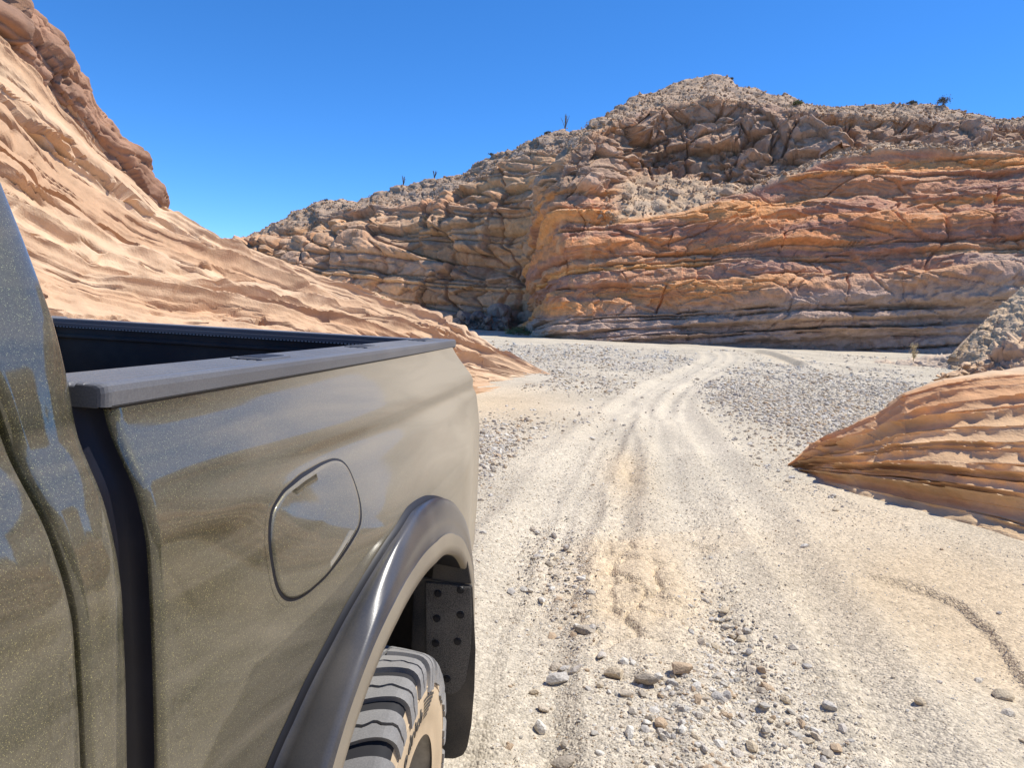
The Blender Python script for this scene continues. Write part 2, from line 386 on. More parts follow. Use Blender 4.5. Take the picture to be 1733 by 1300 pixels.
C5 = cv([(905,300),(930,282),(965,234),(1000,206),(1050,181),(1090,159),(1140,140),(1205,131),(1250,146),(1330,165),(1390,178),(1450,182),(1550,178),(1600,187),(1640,199),(1700,205),(1733,201),(2300,185)],
        [(900,8),(1000,17),(1100,30),(1210,36),(1330,30),(1450,24),(2000,24)])
Cm = C0.copy(); Cm[:, 2] -= 2.0; Cm[:, 1] -= .3
def with_flank(Cv):
    d = 16 * np.linspace(1, .02, 60) ** 1.5; r_ = Cv[0, :2] / np.linalg.norm(Cv[0, :2])
    E0 = np.repeat(Cv[:1], 60, 0); E0[:, :2] += d[:, None] * r_ ; E0[:, 2] -= .12 * d; E0[:, 0] -= .03 * d
    return np.concatenate([E0, Cv])
C0, C1, C2, C3, C4, C5, Cm = [with_flank(k_) for k_ in (C0, C1, C2, C3, C4, C5, Cm)]; US = np.concatenate([np.full(60, 910.0), US])
C6 = C5.copy(); C6[:, 1] += 14; C6[:, 2] -= 1.5
C7 = C5.copy(); C7[:, 1] += 30; C7[:, 2] -= 14
V, Zn = loft([Cm, C0, C1, C2, C3, C4, C5, C6, C7], [4, 60, 200, 60, 110, 50, 8, 4]); Zn = Zn - 1
V = blur_rows(V, 3)
NV = normals(V); 
if NV[100, 300, 1] > 0: NV = -NV
Zr = np.repeat(Zn[:, None], V.shape[1], 1)
X, Y, Zz = V[..., 0], V[..., 1], V[..., 2]
s = np.concatenate([[0], np.cumsum(np.hypot(*np.diff(C0[:, :2], axis=0).T))])[None] + 0 * X
wz = lambda a, b, c, d: sstep(a, b, Zr) * sstep(d, c, Zr)
Ug = US[None] + 0 * X; bw = sstep(1062, 1022, Ug)
face = np.maximum(wz(-.3, .05, 1.9, 2.06), bw * wz(1.7, 1.9, 2.9, 3.1)); toe = sstep(1.15, .8, Zr); bench = wz(1.98, 2.1, 2.8, 3.0) * (1 - bw); upper = wz(2.75, 3.05, 3.85, 4.1); dome = sstep(3.85, 4.15, Zr)
q = Zz - .095 * s + .06 * (Y - 58) + .22 * fbm(s * .06, Zz * .25, 0, 3, 3) + .06 * perlin(s * .5, Zz * .8, 0, 4) + 3
rnd, f, th, bi = beds(q, s, .25, 2.6, 5)
offs = (rnd[..., 0] - .45) * 2.0 * (.55 + 1.5 * perlin(s * .055, bi * 3.7, 0, 8)) + .4 * perlin(s * .16, bi * 9.1, 2, 12)
pillow = (1 - np.abs(2 * f - 1) ** 5) * np.minimum(th, 1.0) * .24
joint = -.95 * np.exp(-((f * th) / .11) ** 2) * sstep(-.10, .12, perlin(s * .2, bi * 5.3, 0, 33))
wx = s + .8 * perlin(s * .3, q * .5, 0, 41)
crk = np.abs(perlin(wx * .13, q * .05, bi * .37, 44)); crack = -.5 * np.exp(-(crk / .010) ** 2) * sstep(.0, .25, perlin(s * .12, q * .2, 9, 47))
big = .85 * fbm(X * .06, Zz * .07, Y * .03, 3, 51)
f1, f2, cid = voronoi(wx * .22 + .3 * bi, q * .35, bi * .7 * 0, 61)
h_s, e_s, cid = facets(wx * .16 + .05 * q, q * .42, 0.5, 61)
h_t, e_t, cid2 = facets(wx * .55, q * .9, 2.5, 62)
blk = .40 * h_s - .30 * np.exp(-(e_s / .03) ** 2) * (cid > .4) + .14 * h_t
tn = fbm(s * .11, q * .30, 0, 4, 66) * 4.2; terr = np.floor(tn) + sstep(.82, 1.0, tn - np.floor(tn))
fine = .50 * terr * .5 + .17 * fbm(X * .55, Zz * .9, Y * .55, 4, 71)
d_face = big + offs + pillow + joint + crack * (1 - .6 * toe) + blk * (1 - .5 * toe) + fine
d_face = np.where(Zr < 1, d_face * .95 + .1, d_face)
# blocky upper cliff
wpx, wpz = X + 1.6 * fbm(X * .12, Zz * .12, 0, 3, 81), Zz + 1.2 * fbm(X * .12, Zz * .12, 5, 3, 82)
h_a, e_a, cu = facets(wpx * .21 + wpz * .04, wpz * .36 - wpx * .06, Y * .07, 83)
h_b, e_b, cu2 = facets(wpx * .42, wpz * .70 - wpx * .12, Y * .12, 84)
h_c, e_c, cu3 = facets(wpx * 1.1, wpz * 1.7, Y * .3, 87)
d_up = (1 - .6 * bw) * (1.9 * h_a + .9 * h_b + .40 * h_c) - .8 * np.exp(-(e_a / .05) ** 2) - .25 * np.exp(-(e_b / .06) ** 2) + .35 * fbm(X * .4, Zz * .5, Y * .4, 4, 85)
f1, f2, cd = voronoi(X * .9, Y * .5, Zz * .9, 90)
d_deb = .35 * (cd - .5) + .35 * (1 - f1) + .7 * fbm(X * .15, Zz * .3, Y * .15, 4, 86)
disp = d_face * face + d_up * upper + d_deb * np.maximum(bench, dome * .9)
butt = np.exp(-(((s - np.interp(985, US, s[0])) / 3.2) ** 2)) * wz(1.5, 1.95, 2.75, 3.0)
disp = disp + butt * (.6 * (beds(q * 1.4, s, .5, 1.4, 15)[0][..., 0] - .3) + .4)
dirn = NV * np.array([1, 1, .45]); dirn /= np.linalg.norm(dirn, axis=-1, keepdims=True)
V2 = V + dirn * disp[..., None] * sstep(6.5, 5.2, Zr)[..., None]
# rock colours
pal = np.array([[.72, .345, .125], [.64, .295, .12], [.74, .395, .145], [.55, .29, .15], [.68, .34, .13], [.60, .33, .165]])
C = pal[np.clip((rnd[..., 1] * 6).astype(int), 0, 5)]
C = lerp3(C, (.36, .20, .15), np.clip(.02 + 1.9 * fbm(s * .07, q * .55, 0, 4, 101) + .25 * sstep(34, 46, s), 0, .72))
strk = np.clip(2.2 * perlin(s * 1.1, q * .12, 0, 103) * np.clip(.5 + 1.6 * perlin(s * .1, q * .3, 3, 104), 0, 1), 0, 1) * sstep(1.1, 1.4, Zr) * sstep(44, 30, s) * sstep(20, 25, s)
C = lerp3(C, (.72, .45, .23), strk * .45)
C = lerp3(C, (.43, .335, .25), sstep(1.25 + 0 * s, .75, Zr + .35 * fbm(s * .06, q * .3, 0, 3, 105)) * .92)
Cu = np.array([.41, .265, .18]) * (1 + .5 * (cu - .5) + .25 * (cu2 - .5))[..., None]
Cu = lerp3(Cu, (.52, .30, .17), np.clip(1.3 * fbm(X * .08, Zz * .1, 0, 3, 107), 0, .8))
C = lerp3(C, 1.0, np.zeros_like(s)); C = C * np.array([1.08, 1.0, 1.02]); C = C * (1 - upper[..., None]) + Cu * upper[..., None]
Cd = np.array([.53, .375, .24]) * (1 + .35 * (cd - .5))[..., None]
C = C * (1 - bench[..., None]) + Cd * bench[..., None]
Cd2 = np.array([.38, .275, .195]) * (1 + .35 * (cd - .5))[..., None]
C = C * (1 - dome[..., None]) + Cd2 * dome[..., None]
up = np.clip(normals(V2)[..., 2] * (1 if normals(V2)[100, 300, 1] < 0 else -1), 0, 1)
C = lerp3(C, (.62, .43, .26), sstep(.70, .9, up) * .5 * sstep(.9, 1.1, Zr))          # dust and grit lying on ledges
struct_patch('cliff', V2, C, MAT_CLIFF, '')
CLIFF_V, CLIFF_Z = V2[:, 62:], Zr[:, 62:]

# ---- far left cliff behind the bend
US = np.linspace(300, 1010, 470)
base_y = np.interp(US, [300, 600, 800, 1010], [95, 92, 88, 80])
L0 = cv([(300,545),(600,548),(750,552),(800,556),(860,561),(900,566),(1010,575)], [(300,0),(1010,0)])
L1 = cv([(300,500),(430,455),(560,478),(650,470),(750,455),(850,440),(1010,420)], [(300,4),(1010,3)])
L2 = cv([(300,450),(415,425),(480,415),(560,412),(660,408),(750,385),(830,345),(900,310),(1010,290)], [(300,8),(1010,6)])
L3 = cv([(300,430),(415,410),(480,385),(560,366),(650,358),(740,345),(830,305),(900,270),(1010,240)], [(300,14),(1010,14)])
L4 = cv([(300,425),(415,405),(440,391),(480,371),(540,346),(600,339),(680,319),(740,306),(790,291),(830,269),(880,249),(940,231),(965,228),(1010,215)], [(300,22),(1010,24)])
Lm = L0.copy(); Lm[:, 2] -= 2; L5 = L4.copy(); L5[:, 1] += 10; L5[:, 2] -= 1; L6 = L4.copy(); L6[:, 1] += 22; L6[:, 2] -= 10
V, Zn = loft([Lm, L0, L1, L2, L3, L4, L5, L6], [4, 70, 80, 50, 55, 6, 4]); Zn = Zn - 1
V = blur_rows(V, 4); NV = normals(V)
if NV[80, 200, 1] > 0: NV = -NV
Zr = np.repeat(Zn[:, None], V.shape[1], 1); X, Y, Zz = V[..., 0], V[..., 1], V[..., 2]
s = X * 1.05
q = Zz + .02 * X + .6 * fbm(X * .05, Zz * .1, 0, 3, 203)
rnd, f, th, bi = beds(q, s, .5, 3.2, 25)
wx = X + 2.0 * fbm(X * .1, Zz * .2, 0, 3, 241)
h_a, e_a, cu = facets(wx * .13, q * .22, Y * .02, 243)
h_b, e_b, cu2 = facets(wx * .42, q * .55, Y * .06, 244)
crack = -1.1 * np.exp(-(np.abs(perlin(wx * .11, q * .035, 0, 246)) / .016) ** 2)
disp = 2.4 * fbm(X * .055, Zz * .06, Y * .03, 3, 251) + (rnd[..., 0] - .5) * 1.6 * (.5 + 1.2 * perlin(s * .06, bi * 3.1, 0, 252)) + (1 - np.abs(2 * f - 1) ** 4) * .5 - .5 * np.exp(-((f * th) / .1) ** 2) \
    + 1.5 * h_a - .6 * np.exp(-(e_a / .05) ** 2) + .7 * h_b - .2 * np.exp(-(e_b / .06) ** 2) + crack + .4 * fbm(X * .4, Zz * .6, Y * .4, 4, 255)
top = sstep(2.85, 3.25, Zr)
f1, f2, cd = voronoi(X * .8, Y * .4, Zz * .8, 290)
disp = disp * (1 - top * .8) + top * (.5 * cd + .8 * fbm(X * .12, Zz * .2, Y * .1, 3, 256))
dirn = NV * np.array([1, 1, .4]); dirn /= np.linalg.norm(dirn, axis=-1, keepdims=True)
V2 = V + dirn * (disp * sstep(5.6, 4.6, Zr))[..., None]
pal = np.array([[.62, .345, .185], [.56, .30, .17], [.65, .37, .19], [.50, .295, .18]])
C = pal[np.clip((rnd[..., 1] * 4).astype(int), 0, 3)] * (1 + .5 * (cu - .5) + .2 * (cu2 - .5))[..., None]
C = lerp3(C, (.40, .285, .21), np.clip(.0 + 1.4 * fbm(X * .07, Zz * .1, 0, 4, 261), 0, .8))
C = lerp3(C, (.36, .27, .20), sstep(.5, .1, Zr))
C = C * (1 - top[..., None]) + (np.array([.39, .28, .20]) * (1 + .4 * (cd - .5))[..., None]) * top[..., None]
nn = normals(V2); up = np.clip(nn[..., 2] * (1 if nn[80, 200, 1] < 0 else -1), 0, 1)
C = lerp3(C, (.52, .37, .24), sstep(.62, .88, up) * .6 * sstep(.5, .8, Zr))
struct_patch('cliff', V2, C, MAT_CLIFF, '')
FARCLIFF_V, FARCLIFF_Z = V2, Zr

# ---- pale sandstone slope on the left
t = np.linspace(0, 1, 760)
def wcurve(tv, pts, k=9):
    p = np.array(pts, float); Q = np.stack([np.interp(t, tv, p[:, i]) for i in range(3)], 1)
    for _ in range(k):
        Q[1:-1] = (Q[:-2] + 2 * Q[1:-1] + Q[2:]) / 4
    return Q
tv = [0, .05, .12, .22, .34, .46, .56, .66, .74, .80, .86, .92, 1.0]
cp = [(946,640,18.9),(900,617,20.5),(800,571,21.5),(740,547,22),(640,506,21),(540,470,20),(430,425,19),(370,400,18),(275,345,16.5),(180,240,15),(100,105,14),(0,0,13)]
crest = [tuple(at_y(*p)) for p in cp] + [(-13.5, 2, 9.5)]
basep = [(-1.30,18.6,-.15),(-1.75,16.6,-.15),(-2.4,13.9,-.15),(-3.0,11.5,-.15),(-3.5,9.2,-.15),(-3.9,7.2,-.15),(-4.2,5.6,-.15),(-4.5,4.2,-.15),(-4.8,2.4,-.15),(-5.0,.8,-.15),(-5.3,-1.4,-.15),(-5.7,-4,-.15),(-6.5,-12,-.15)]
Bc, Cc = wcurve(tv, basep, 40), wcurve(tv, crest, 6)
mid = .5 * Bc + .5 * Cc; mid[:, 2] += .10 * (Cc[:, 2] - Bc[:, 2]) * -1 + .05
Bk = Cc.copy(); Bk[:, 0] -= 2.2; Bk[:, 1] += 2.6; Bk[:, 2] -= .5
Bk2 = Cc.copy(); Bk2[:, 0] -= 4; Bk2[:, 1] += 8; Bk2[:, 2] = -.5
V, Zn = loft([Bc, mid, Cc, Bk, Bk2], [120, 215, 24, 8]); V = blur_rows(V, 12); NV = normals(V)
if NV[150, 300, 2] < 0: NV = -NV
Zr = np.repeat(Zn[:, None], V.shape[1], 1); X, Y, Zz = V[..., 0], V[..., 1], V[..., 2]
al = np.concatenate([[0], np.cumsum(np.linalg.norm(np.diff(mid, axis=0), axis=1))])[None] + 0 * X
ac = np.concatenate([np.zeros((1, V.shape[1])), np.cumsum(np.linalg.norm(np.diff(V, axis=0), axis=2), axis=0)])
fadew = sstep(0, 1.6, ac) * sstep(0, 3.0, al)
b = Zr * 3.3 + .32 * fbm(al * .10, Zr * .9, 0, 2, 301) + .04 * perlin(al * .6, Zr * 2, 0, 302)
def ledge(b, per, seed, sharp):
    b = b + 0.0
    ph = b / per + 40; i = np.floor(ph); f = ph - i
    a = np.clip(.12 + 2.1 * perlin(al * .30 / per ** .5, i * 7.7, 0, seed), 0, 1.25)
    r = np.where(f < sharp, f / sharp, 1 - ((f - sharp) / (1 - sharp)) ** .8)
    return a * sstep(0, 1, np.clip(r, 0, 1)) , f
h1, _ = ledge(b, 1.35, 311, .16); h2, _ = ledge(b + .2 * perlin(al * .5, ac, 3, 312), .52, 313, .2); h3, _ = ledge(b, .17, 315, .35)
rb, fb, tb, ib = beds(b + 60 + .05 * perlin(al * 1.6, ac * 1.6, 0, 340), al, .10, .50, 341, 20, 120)
mb = np.clip(.40 + 1.7 * perlin(al * .17, ib * 5.7, 0, 342) + .5 * perlin(al * 1.1, ib * 3.3, 0, 343), 0, 1.3)
rc_, fc_, tc_, ic_ = beds(b + 60, al, .06, .12, 344, 20, 120)
strat = (.0 * rb[..., 0] + 1.25 * fb ** 2 * sstep(1.0, .78, fb)) * mb * np.clip(tb, .08, .34) * 1.25 + .010 * np.sin(2 * math.pi * fc_) * np.clip(.5 + 1.5 * perlin(al * .25, ac * .4, 3, 345), 0, 1)
h = .24 * h1 + .08 * h2 + strat + .20 * fbm(al * .16, ac * .30, 0, 2, 317) + .03 * fbm(X * 2.2, Y * 2.2, Zz * 2.2, 4, 318)
f1, f2, cid = voronoi(al * .75 + .3 * perlin(al * .7, ac, 0, 5), b * 1.5, 0.5, 319)
pit = np.exp(-(f1 / .22) ** 2) * (cid > .72) * (perlin(al * .3, ac * .3, 5, 320) > -.05)
h -= .16 * pit
wq = b * 1.0 + .10 * fbm(al * .9, ac * 1.1, 0, 2, 331)
cv_ = np.abs(perlin(al * .33, wq * 1.45, 0, 332)); crev = np.exp(-(cv_ / .028) ** 2) * sstep(-.08, .16, perlin(al * .45, ac * .6, 7, 333))
cv2 = np.abs(perlin(al * .8, wq * 3.6, 0, 334)); crev2 = np.exp(-(cv2 / .05) ** 2) * sstep(-.05, .2, perlin(al * .7, ac * .9, 8, 335))
gm_ = sstep(.06, .22, perlin(al * .22, ib * 7.1, 0, 351) + .35 * perlin(al * 1.3, ib * 2.9, 0, 352))
gw = .014 + .075 * gm_ * np.clip(.6 + perlin(al * .8, ib * 1.7, 2, 353), .2, 1.4)
grv = np.exp(-((fb * tb - .01) / gw) ** 2) * gm_ + .8 * np.exp(-(((1 - fb) * tb) / (gw * .6)) ** 2) * gm_
gm2 = sstep(.10, .26, perlin(al * .7, ic_ * 5.1, 0, 354)); grv2 = np.exp(-((fc_ * tc_) / .016) ** 2) * gm2
lip = np.exp(-((fb * tb - .02 - 1.3 * gw) / (.7 * gw + .01)) ** 2) * gm_ * fadew
h += -.80 * grv - .22 * grv2 - .10 * crev + .14 * lip 
h *= fadew * sstep(3.2, 2.3, Zr)
td = -np.gradient(V, axis=0); td /= np.maximum(np.linalg.norm(td, axis=-1, keepdims=True), 1e-9)
V2 = V + NV * h[..., None] + td * ((.5 * .24 * h1 + .7 * np.clip(strat, 0, 1)) * fadew + .30 * lip)[..., None] * sstep(2.1, 1.9, Zr)[..., None]
C = np.array([.60, .405, .245]) * np.ones(X.shape + (3,))
C = lerp3(C, (.67, .48, .31), np.clip(.4 + 1.3 * fbm(al * .12, b * .5, 0, 3, 321), 0, 1))
C = lerp3(C, (.50, .29, .16), np.clip(1.6 * fbm(al * .1, b * 1.3, 4, 3, 322) - .15, 0, .55))
C = lerp3(C, (.50, .31, .18), np.clip(rb[..., 1] - .45, 0, 1) * 1.3)
SLOPE_V = V2
struct_patch('sandstone_slope', V2, C, MAT_SLOPE, '', flip=False).data.polygons.foreach_set('use_smooth', np.zeros((V2.shape[0] - 1) * (V2.shape[1] - 1), bool))

# ---- thick overhanging bed along the crest of the slope
tt = np.linspace(.732, 1.0, 420)
Cb = np.stack([np.interp(tt, t, Cc[:, i]) for i in range(3)], 1)
th_ = np.linspace(-.6 * math.pi, 1.15 * math.pi, 170)
amp = np.interp(tt, [.732, .752, .79, .85, .92, 1], [.02, .80, 1.05, 1.2, 1.35, 1.35])
dirA = np.array([.62, -.62, .48]); dirA /= np.linalg.norm(dirA); 
tang = np.gradient(Cb, axis=0); tang /= np.linalg.norm(tang, axis=1, keepdims=True)
e1 = dirA - tang * (tang @ dirA)[:, None]; e1 /= np.linalg.norm(e1, axis=1, keepdims=True)
e2 = np.cross(e1, tang); e2 *= np.sign(e2[:, 2:3])
ctr = Cb - e2 * (amp * .52)[:, None] - e1 * (amp * .25)[:, None]
cs, sn = np.cos(th_), np.sin(th_)
sq = lambda a: np.sign(a) * np.abs(a) ** .75
V = ctr[None] + e1[None] * (amp[None] * sq(cs)[:, None] * .78)[..., None] + e2[None] * (amp[None] * sq(sn)[:, None] * .62)[..., None]
X, Y, Zz = V[..., 0], V[..., 1], V[..., 2]
NVv = V - ctr[None]; NVv /= np.maximum(np.linalg.norm(NVv, axis=-1, keepdims=True), 1e-6)
alx = (tt * 30)[None] + 0 * X
qq = th_[:, None] * 1.1 + .5 * perlin(alx * .4, th_[:, None] * 1.5, 0, 401)
rnd, f, thk, bi = beds(qq, alx, .15, .6, 45, -6, 8)
h_r, e_r, c_r = facets(alx * .55, th_[:, None] * 1.0, 0.5, 409)
h_q, e_q, c_q = facets(alx * 1.6, th_[:, None] * 2.6, 2.5, 410)
hh = .12 * h_r - .05 * np.exp(-(e_r / .04) ** 2) + .07 * h_q - .03 * np.exp(-(e_q / .05) ** 2) + .20 * (rnd[..., 0] - .5) + .06 * (1 - np.abs(2 * f - 1) ** 3) + .28 * fbm(alx * .35, th_[:, None] * .6, 0, 3, 402) + .12 * fbm(X * 1.5, Y * 1.5, Zz * 1.5, 4, 403)
V = V + NVv * (hh * np.clip(amp, 0, 1)[None])[..., None]
C = np.array([.35, .20, .125]) * (1 + .35 * fbm(X * .8, Y * .8, Zz * .8, 3, 405))[..., None]  # rock colour darkened to carry the shade of the overhang
C = lerp3(C, (.30, .19, .135), np.clip(.1 + 1.4 * fbm(alx * .3, th_[:, None] * .8, 3, 3, 406), 0, .7))
struct_patch('caprock_ledge', V, C, MAT_SLOPE, '', flip=True)

# ---- layered ledge on the right
U = np.concatenate([np.linspace(1334, 1780, 420), np.linspace(1790, 3000, 90)])
def ledge_curve(pts): return curve_px(pts, U)
bp = np.array([(1334,797),(1370,817),(1450,853),(1600,903),(1733,945),(2000,1030),(2400,1150),(3000,1320)], float)
O0 = at_z(U, np.interp(U, bp[:, 0], bp[:, 1]), 0.0); O0[:, 2] -= .12
O1 = ledge_curve([(1334,790,8.62),(1370,800,8.4),(1450,815,7.6),(1600,838,6.9),(1733,862,6.35),(2000,900,5.6),(2400,950,4.8),(3000,1000,4.2)])
O2 = ledge_curve([(1334,786,8.66),(1400,746,8.95),(1490,702,8.9),(1532,668,8.85),(1600,648,8.9),(1680,638,8.9),(1733,632,8.9),(2000,600,8.6),(2400,540,8),(3000,450,7.5)])
O3 = O2.copy(); O3[:, 1] += np.interp(U, [1334, 1450, 1733, 3000], [.1, .9, 1.8, 2.0]); O3[:, 0] += np.interp(U, [1334, 1450, 1733, 3000], [.1, .5, .8, 1.0])
O4 = O3.copy(); O4[:, 1] += np.interp(U, [1334, 1450, 1733, 3000], [.1, 1.2, 2.5, 2.5]); O4[:, 2] = np.interp(U, [1334, 1600, 1733, 3000], [-.2, -.2, .1, 2.5])
V, Zn = loft([O0, O1, O2, O3, O4], [70, 250, 50, 20]); V = blur_rows(V, 6); NV = normals(V)
if NV[150, 300, 2] < 0: NV = -NV
Zr = np.repeat(Zn[:, None], V.shape[1], 1); X, Y, Zz = V[..., 0], V[..., 1], V[..., 2]
s = np.concatenate([[0], np.cumsum(np.linalg.norm(np.diff(O1, axis=0), axis=1))])[None] + 0 * X
q = np.where(Zr < 1, Zr * .30, .30 + (Zr - 1) * 1.0) + .035 * fbm(s * .45, Zr * 1.0, 0, 3, 501) + .010 * perlin(s * 2.6, Zr * 5, 0, 502)
rnd, f, th, bi = beds(q, s, .032, .12, 65, -1, 5)
fin = f ** 3.2                      # each bed juts at its top edge
mod = np.clip(.55 + 1.1 * perlin(s * .75, bi * 4.3, 0, 503) + .5 * perlin(s * 2.4, bi * 8.3, 0, 504) + .35 * perlin(s * 7, bi * 2.3, 0, 511), .08, 1.5)
a_f = .12 + .15 * rnd[..., 0]
lay = fin * a_f * mod * sstep(.55, 1.05, Zr + .15 * perlin(s * .6, 0, 0, 505)) * sstep(2.12, 1.95, Zr) * sstep(1.95, 1.55, Zr + .12 * perlin(s, 0, 4, 506) - .15) ** .35
lowb, lf, lth, lb = beds(q, s, .10, .22, 66, -1, 5)
gl_ = np.exp(-((f * th) / .010) ** 2) * sstep(-.12, .12, perlin(s * .9, bi * 6.1, 0, 512)) * sstep(.6, 1.0, Zr) * sstep(2.05, 1.9, Zr)
d = lay - .15 * gl_ + .05 * (lowb[..., 0] - .5) * sstep(1.1, .9, Zr) + .10 * fbm(s * .5, Zr * 1.5, 0, 3, 507) + .020 * fbm(X * 3, Y * 3, Zz * 6, 4, 508)
d *= sstep(0, .5, s) * .85 + .15
out = NV * np.array([1, 1, .12]); out /= np.maximum(np.linalg.norm(out, axis=-1, keepdims=True), 1e-6)
V2 = V + out * d[..., None] * sstep(3.9, 2.3, Zr)[..., None]
V2[..., 2] += .03 * fbm(X * 2, Y * 2, 0, 3, 509) * sstep(1.9, 2.2, Zr)
C = np.array([.66, .41, .215]) * np.ones(X.shape + (3,))
C = lerp3(C, (.72, .51, .31), rnd[..., 1] * .8)
C = lerp3(C, (.64, .35, .175), sstep(1.55, 1.85, Zr + .2 * fbm(s * .4, 0, 0, 2, 510)) * sstep(2.3, 1.95, Zr) * .85)
C = lerp3(C, (.63, .45, .26), sstep(.95, .6, Zr) * .8)
C = lerp3(C, (.62, .46, .30), sstep(1.98, 2.3, Zr) * .6)
C = lerp3(C, (.68, .53, .36), fin ** 3 * .5)  # jutting top edges coloured paler, as if sunlit
struct_patch('rock_ledge', V2, C, MAT_LEDGE, '', flip=False).data.polygons.foreach_set('use_smooth', np.zeros((V2.shape[0] - 1) * (V2.shape[1] - 1), bool))

# ---- pale rock hummocks behind the ledge, and the dark rubble bank beyond
def hummock(name, pts_base, pts_top, umax, n, rows, back, seed, amp, scale, col, col2, mat, strat):
    U = np.linspace(pts_base[0][0], umax, n)
    A = curve_px(pts_base, U); B = curve_px(pts_top, U); A[:, 2] = -.25
    D = B.copy(); D[:, 1] += back; D[:, 0] += back * .9; E_ = D.copy(); E_[:, 1] += back * 1.5; E_[:, 2] -= .3 * back
    V, Zn = loft([A, B, D, E_], [rows, rows // 3, 6]); V = blur_rows(V, 5); NV = normals(V)
    if NV[rows // 2, n // 2, 2] < 0: NV = -NV
    X, Y, Zz = V[..., 0], V[..., 1], V[..., 2]; Zr = np.repeat(Zn[:, None], n, 1)
    h_a, e_a, cid = facets(X * scale, Zz * scale * strat, Y * scale, seed); h_b, e_b, c2 = facets(X * scale * 2.6, Zz * scale * 2.6 * strat, Y * scale * 2.6, seed + 1); h_c, e_c, c3 = facets(X * scale * 6, Zz * scale * 6 * strat, Y * scale * 6, seed + 4)
    h = amp * (.9 * h_a - .2 * np.exp(-(e_a / .06) ** 2) + .5 * h_b + .25 * h_c + .9 * fbm(X * scale * .5, Y * scale * .5, Zz * scale, 4, seed + 2))
    V2 = V + NV * (h * sstep(2.9, 2.0, Zr))[..., None]
    C = lerp3(np.array(col) * np.ones(X.shape + (3,)), col2, np.clip(cid * .6 + .5 * c2 - .1, 0, 1))
    struct_patch(name, V2, C, mat, '')
hummock('rock_hummock', [(1585,642,14.0),(1640,640,13.8),(1733,634,13.0),(1900,640,12)], [(1585,640,14.1),(1620,622,14.6),(1650,612,15),(1700,586,15.2),(1733,566,15),(1900,500,14)], 2000, 150, 70, 1.2, 601, .22, 1.7, (.56, .37, .22), (.62, .45, .30), MAT_SLOPE, 2.2)
hummock('rock_hummock', [(1480,612,41),(1560,612,40),(1640,614,38),(1700,612,36)], [(1480,616,42),(1540,607,42),(1600,605,41),(1660,601,39),(1720,596,37)], 1720, 90, 40, 1.5, 641, .25, 1.2, (.52, .40, .29), (.58, .46, .34), MAT_SLOPE, 2.0)
hummock('rubble_bank', [(1612,603,38),(1680,600,36),(1733,598,34),(2100,610,28)], [(1612,600,38.4),(1640,572,39.5),(1665,545,40),(1690,520,41),(1733,482,42),(1850,400,42),(2100,330,38)], 2100, 260, 130, 4, 621, .17, 1.5, (.62, .45, .28), (.68, .50, .33), MAT_RUBBLE, 1.3)

# ---- canyon wall out of frame to the right of and behind the camera (it mirrors in the paintwork)
wt = np.linspace(0, 1, 240)
wp = np.array([(27,33),(20,24),(13.5,16),(9.6,10.5),(8.0,6.5),(7.3,3.5),(6.8,.5),(6.4,-3),(5.6,-7),(4,-11),(1.5,-15),(-2.5,-19),(-6,-24)], float)
wx_ = np.interp(wt, np.linspace(0, 1, len(wp)), wp[:, 0]); wy_ = np.interp(wt, np.linspace(0, 1, len(wp)), wp[:, 1])
hw = np.linspace(-.4, 1, 90)
top = 4.6 + 1.2 * perlin(wt * 5, 0, 0, 701) + .10 * perlin(wt * 23, 0, 0, 702)
nrm = np.stack([np.gradient(wy_), -np.gradient(wx_)], 1); nrm /= np.linalg.norm(nrm, axis=1, keepdims=True)
if nrm[150, 0] < 0: nrm = -nrm
Zw = hw[:, None] * top[None]; bk = np.clip(Zw, 0, None) * .42
Xw = wx_[None] + nrm[None, :, 0] * bk; Yw = wy_[None] + nrm[None, :, 1] * bk
rnd, f, th, bi = beds(Zw + .3 * fbm(wt * 9, hw[:, None] * 2, 0, 2, 703), 0, .12, .6, 75, -4, 12)
dw = -(.35 * (rnd[..., 0] - .5) + .15 * f + .6 * fbm(wt[None] * 12, Zw * .6, 0, 3, 704))
dw = dw * (.12 + .88 * sstep(1.0, .7, hw))[:, None]
Xw += nrm[None, :, 0] * dw; Yw += nrm[None, :, 1] * dw
Vw = np.stack([Xw, Yw, Zw], -1)
bkc = Vw[-1].copy(); bkc[:, :2] += nrm * 9; bkc[:, 2] += .8; bkd = bkc.copy(); bkd[:, :2] += nrm * 14; bkd[:, 2] = -.5
Vw = np.concatenate([Vw, bkc[None], bkd[None]]); C = np.array([.45, .29, .17]) * (1 + .4 * (np.concatenate([rnd[..., 1], rnd[-1:, :, 1], rnd[-1:, :, 1]]) - .5))[..., None]
struct_patch('canyon_wall', Vw, C, MAT_LEDGE, '')
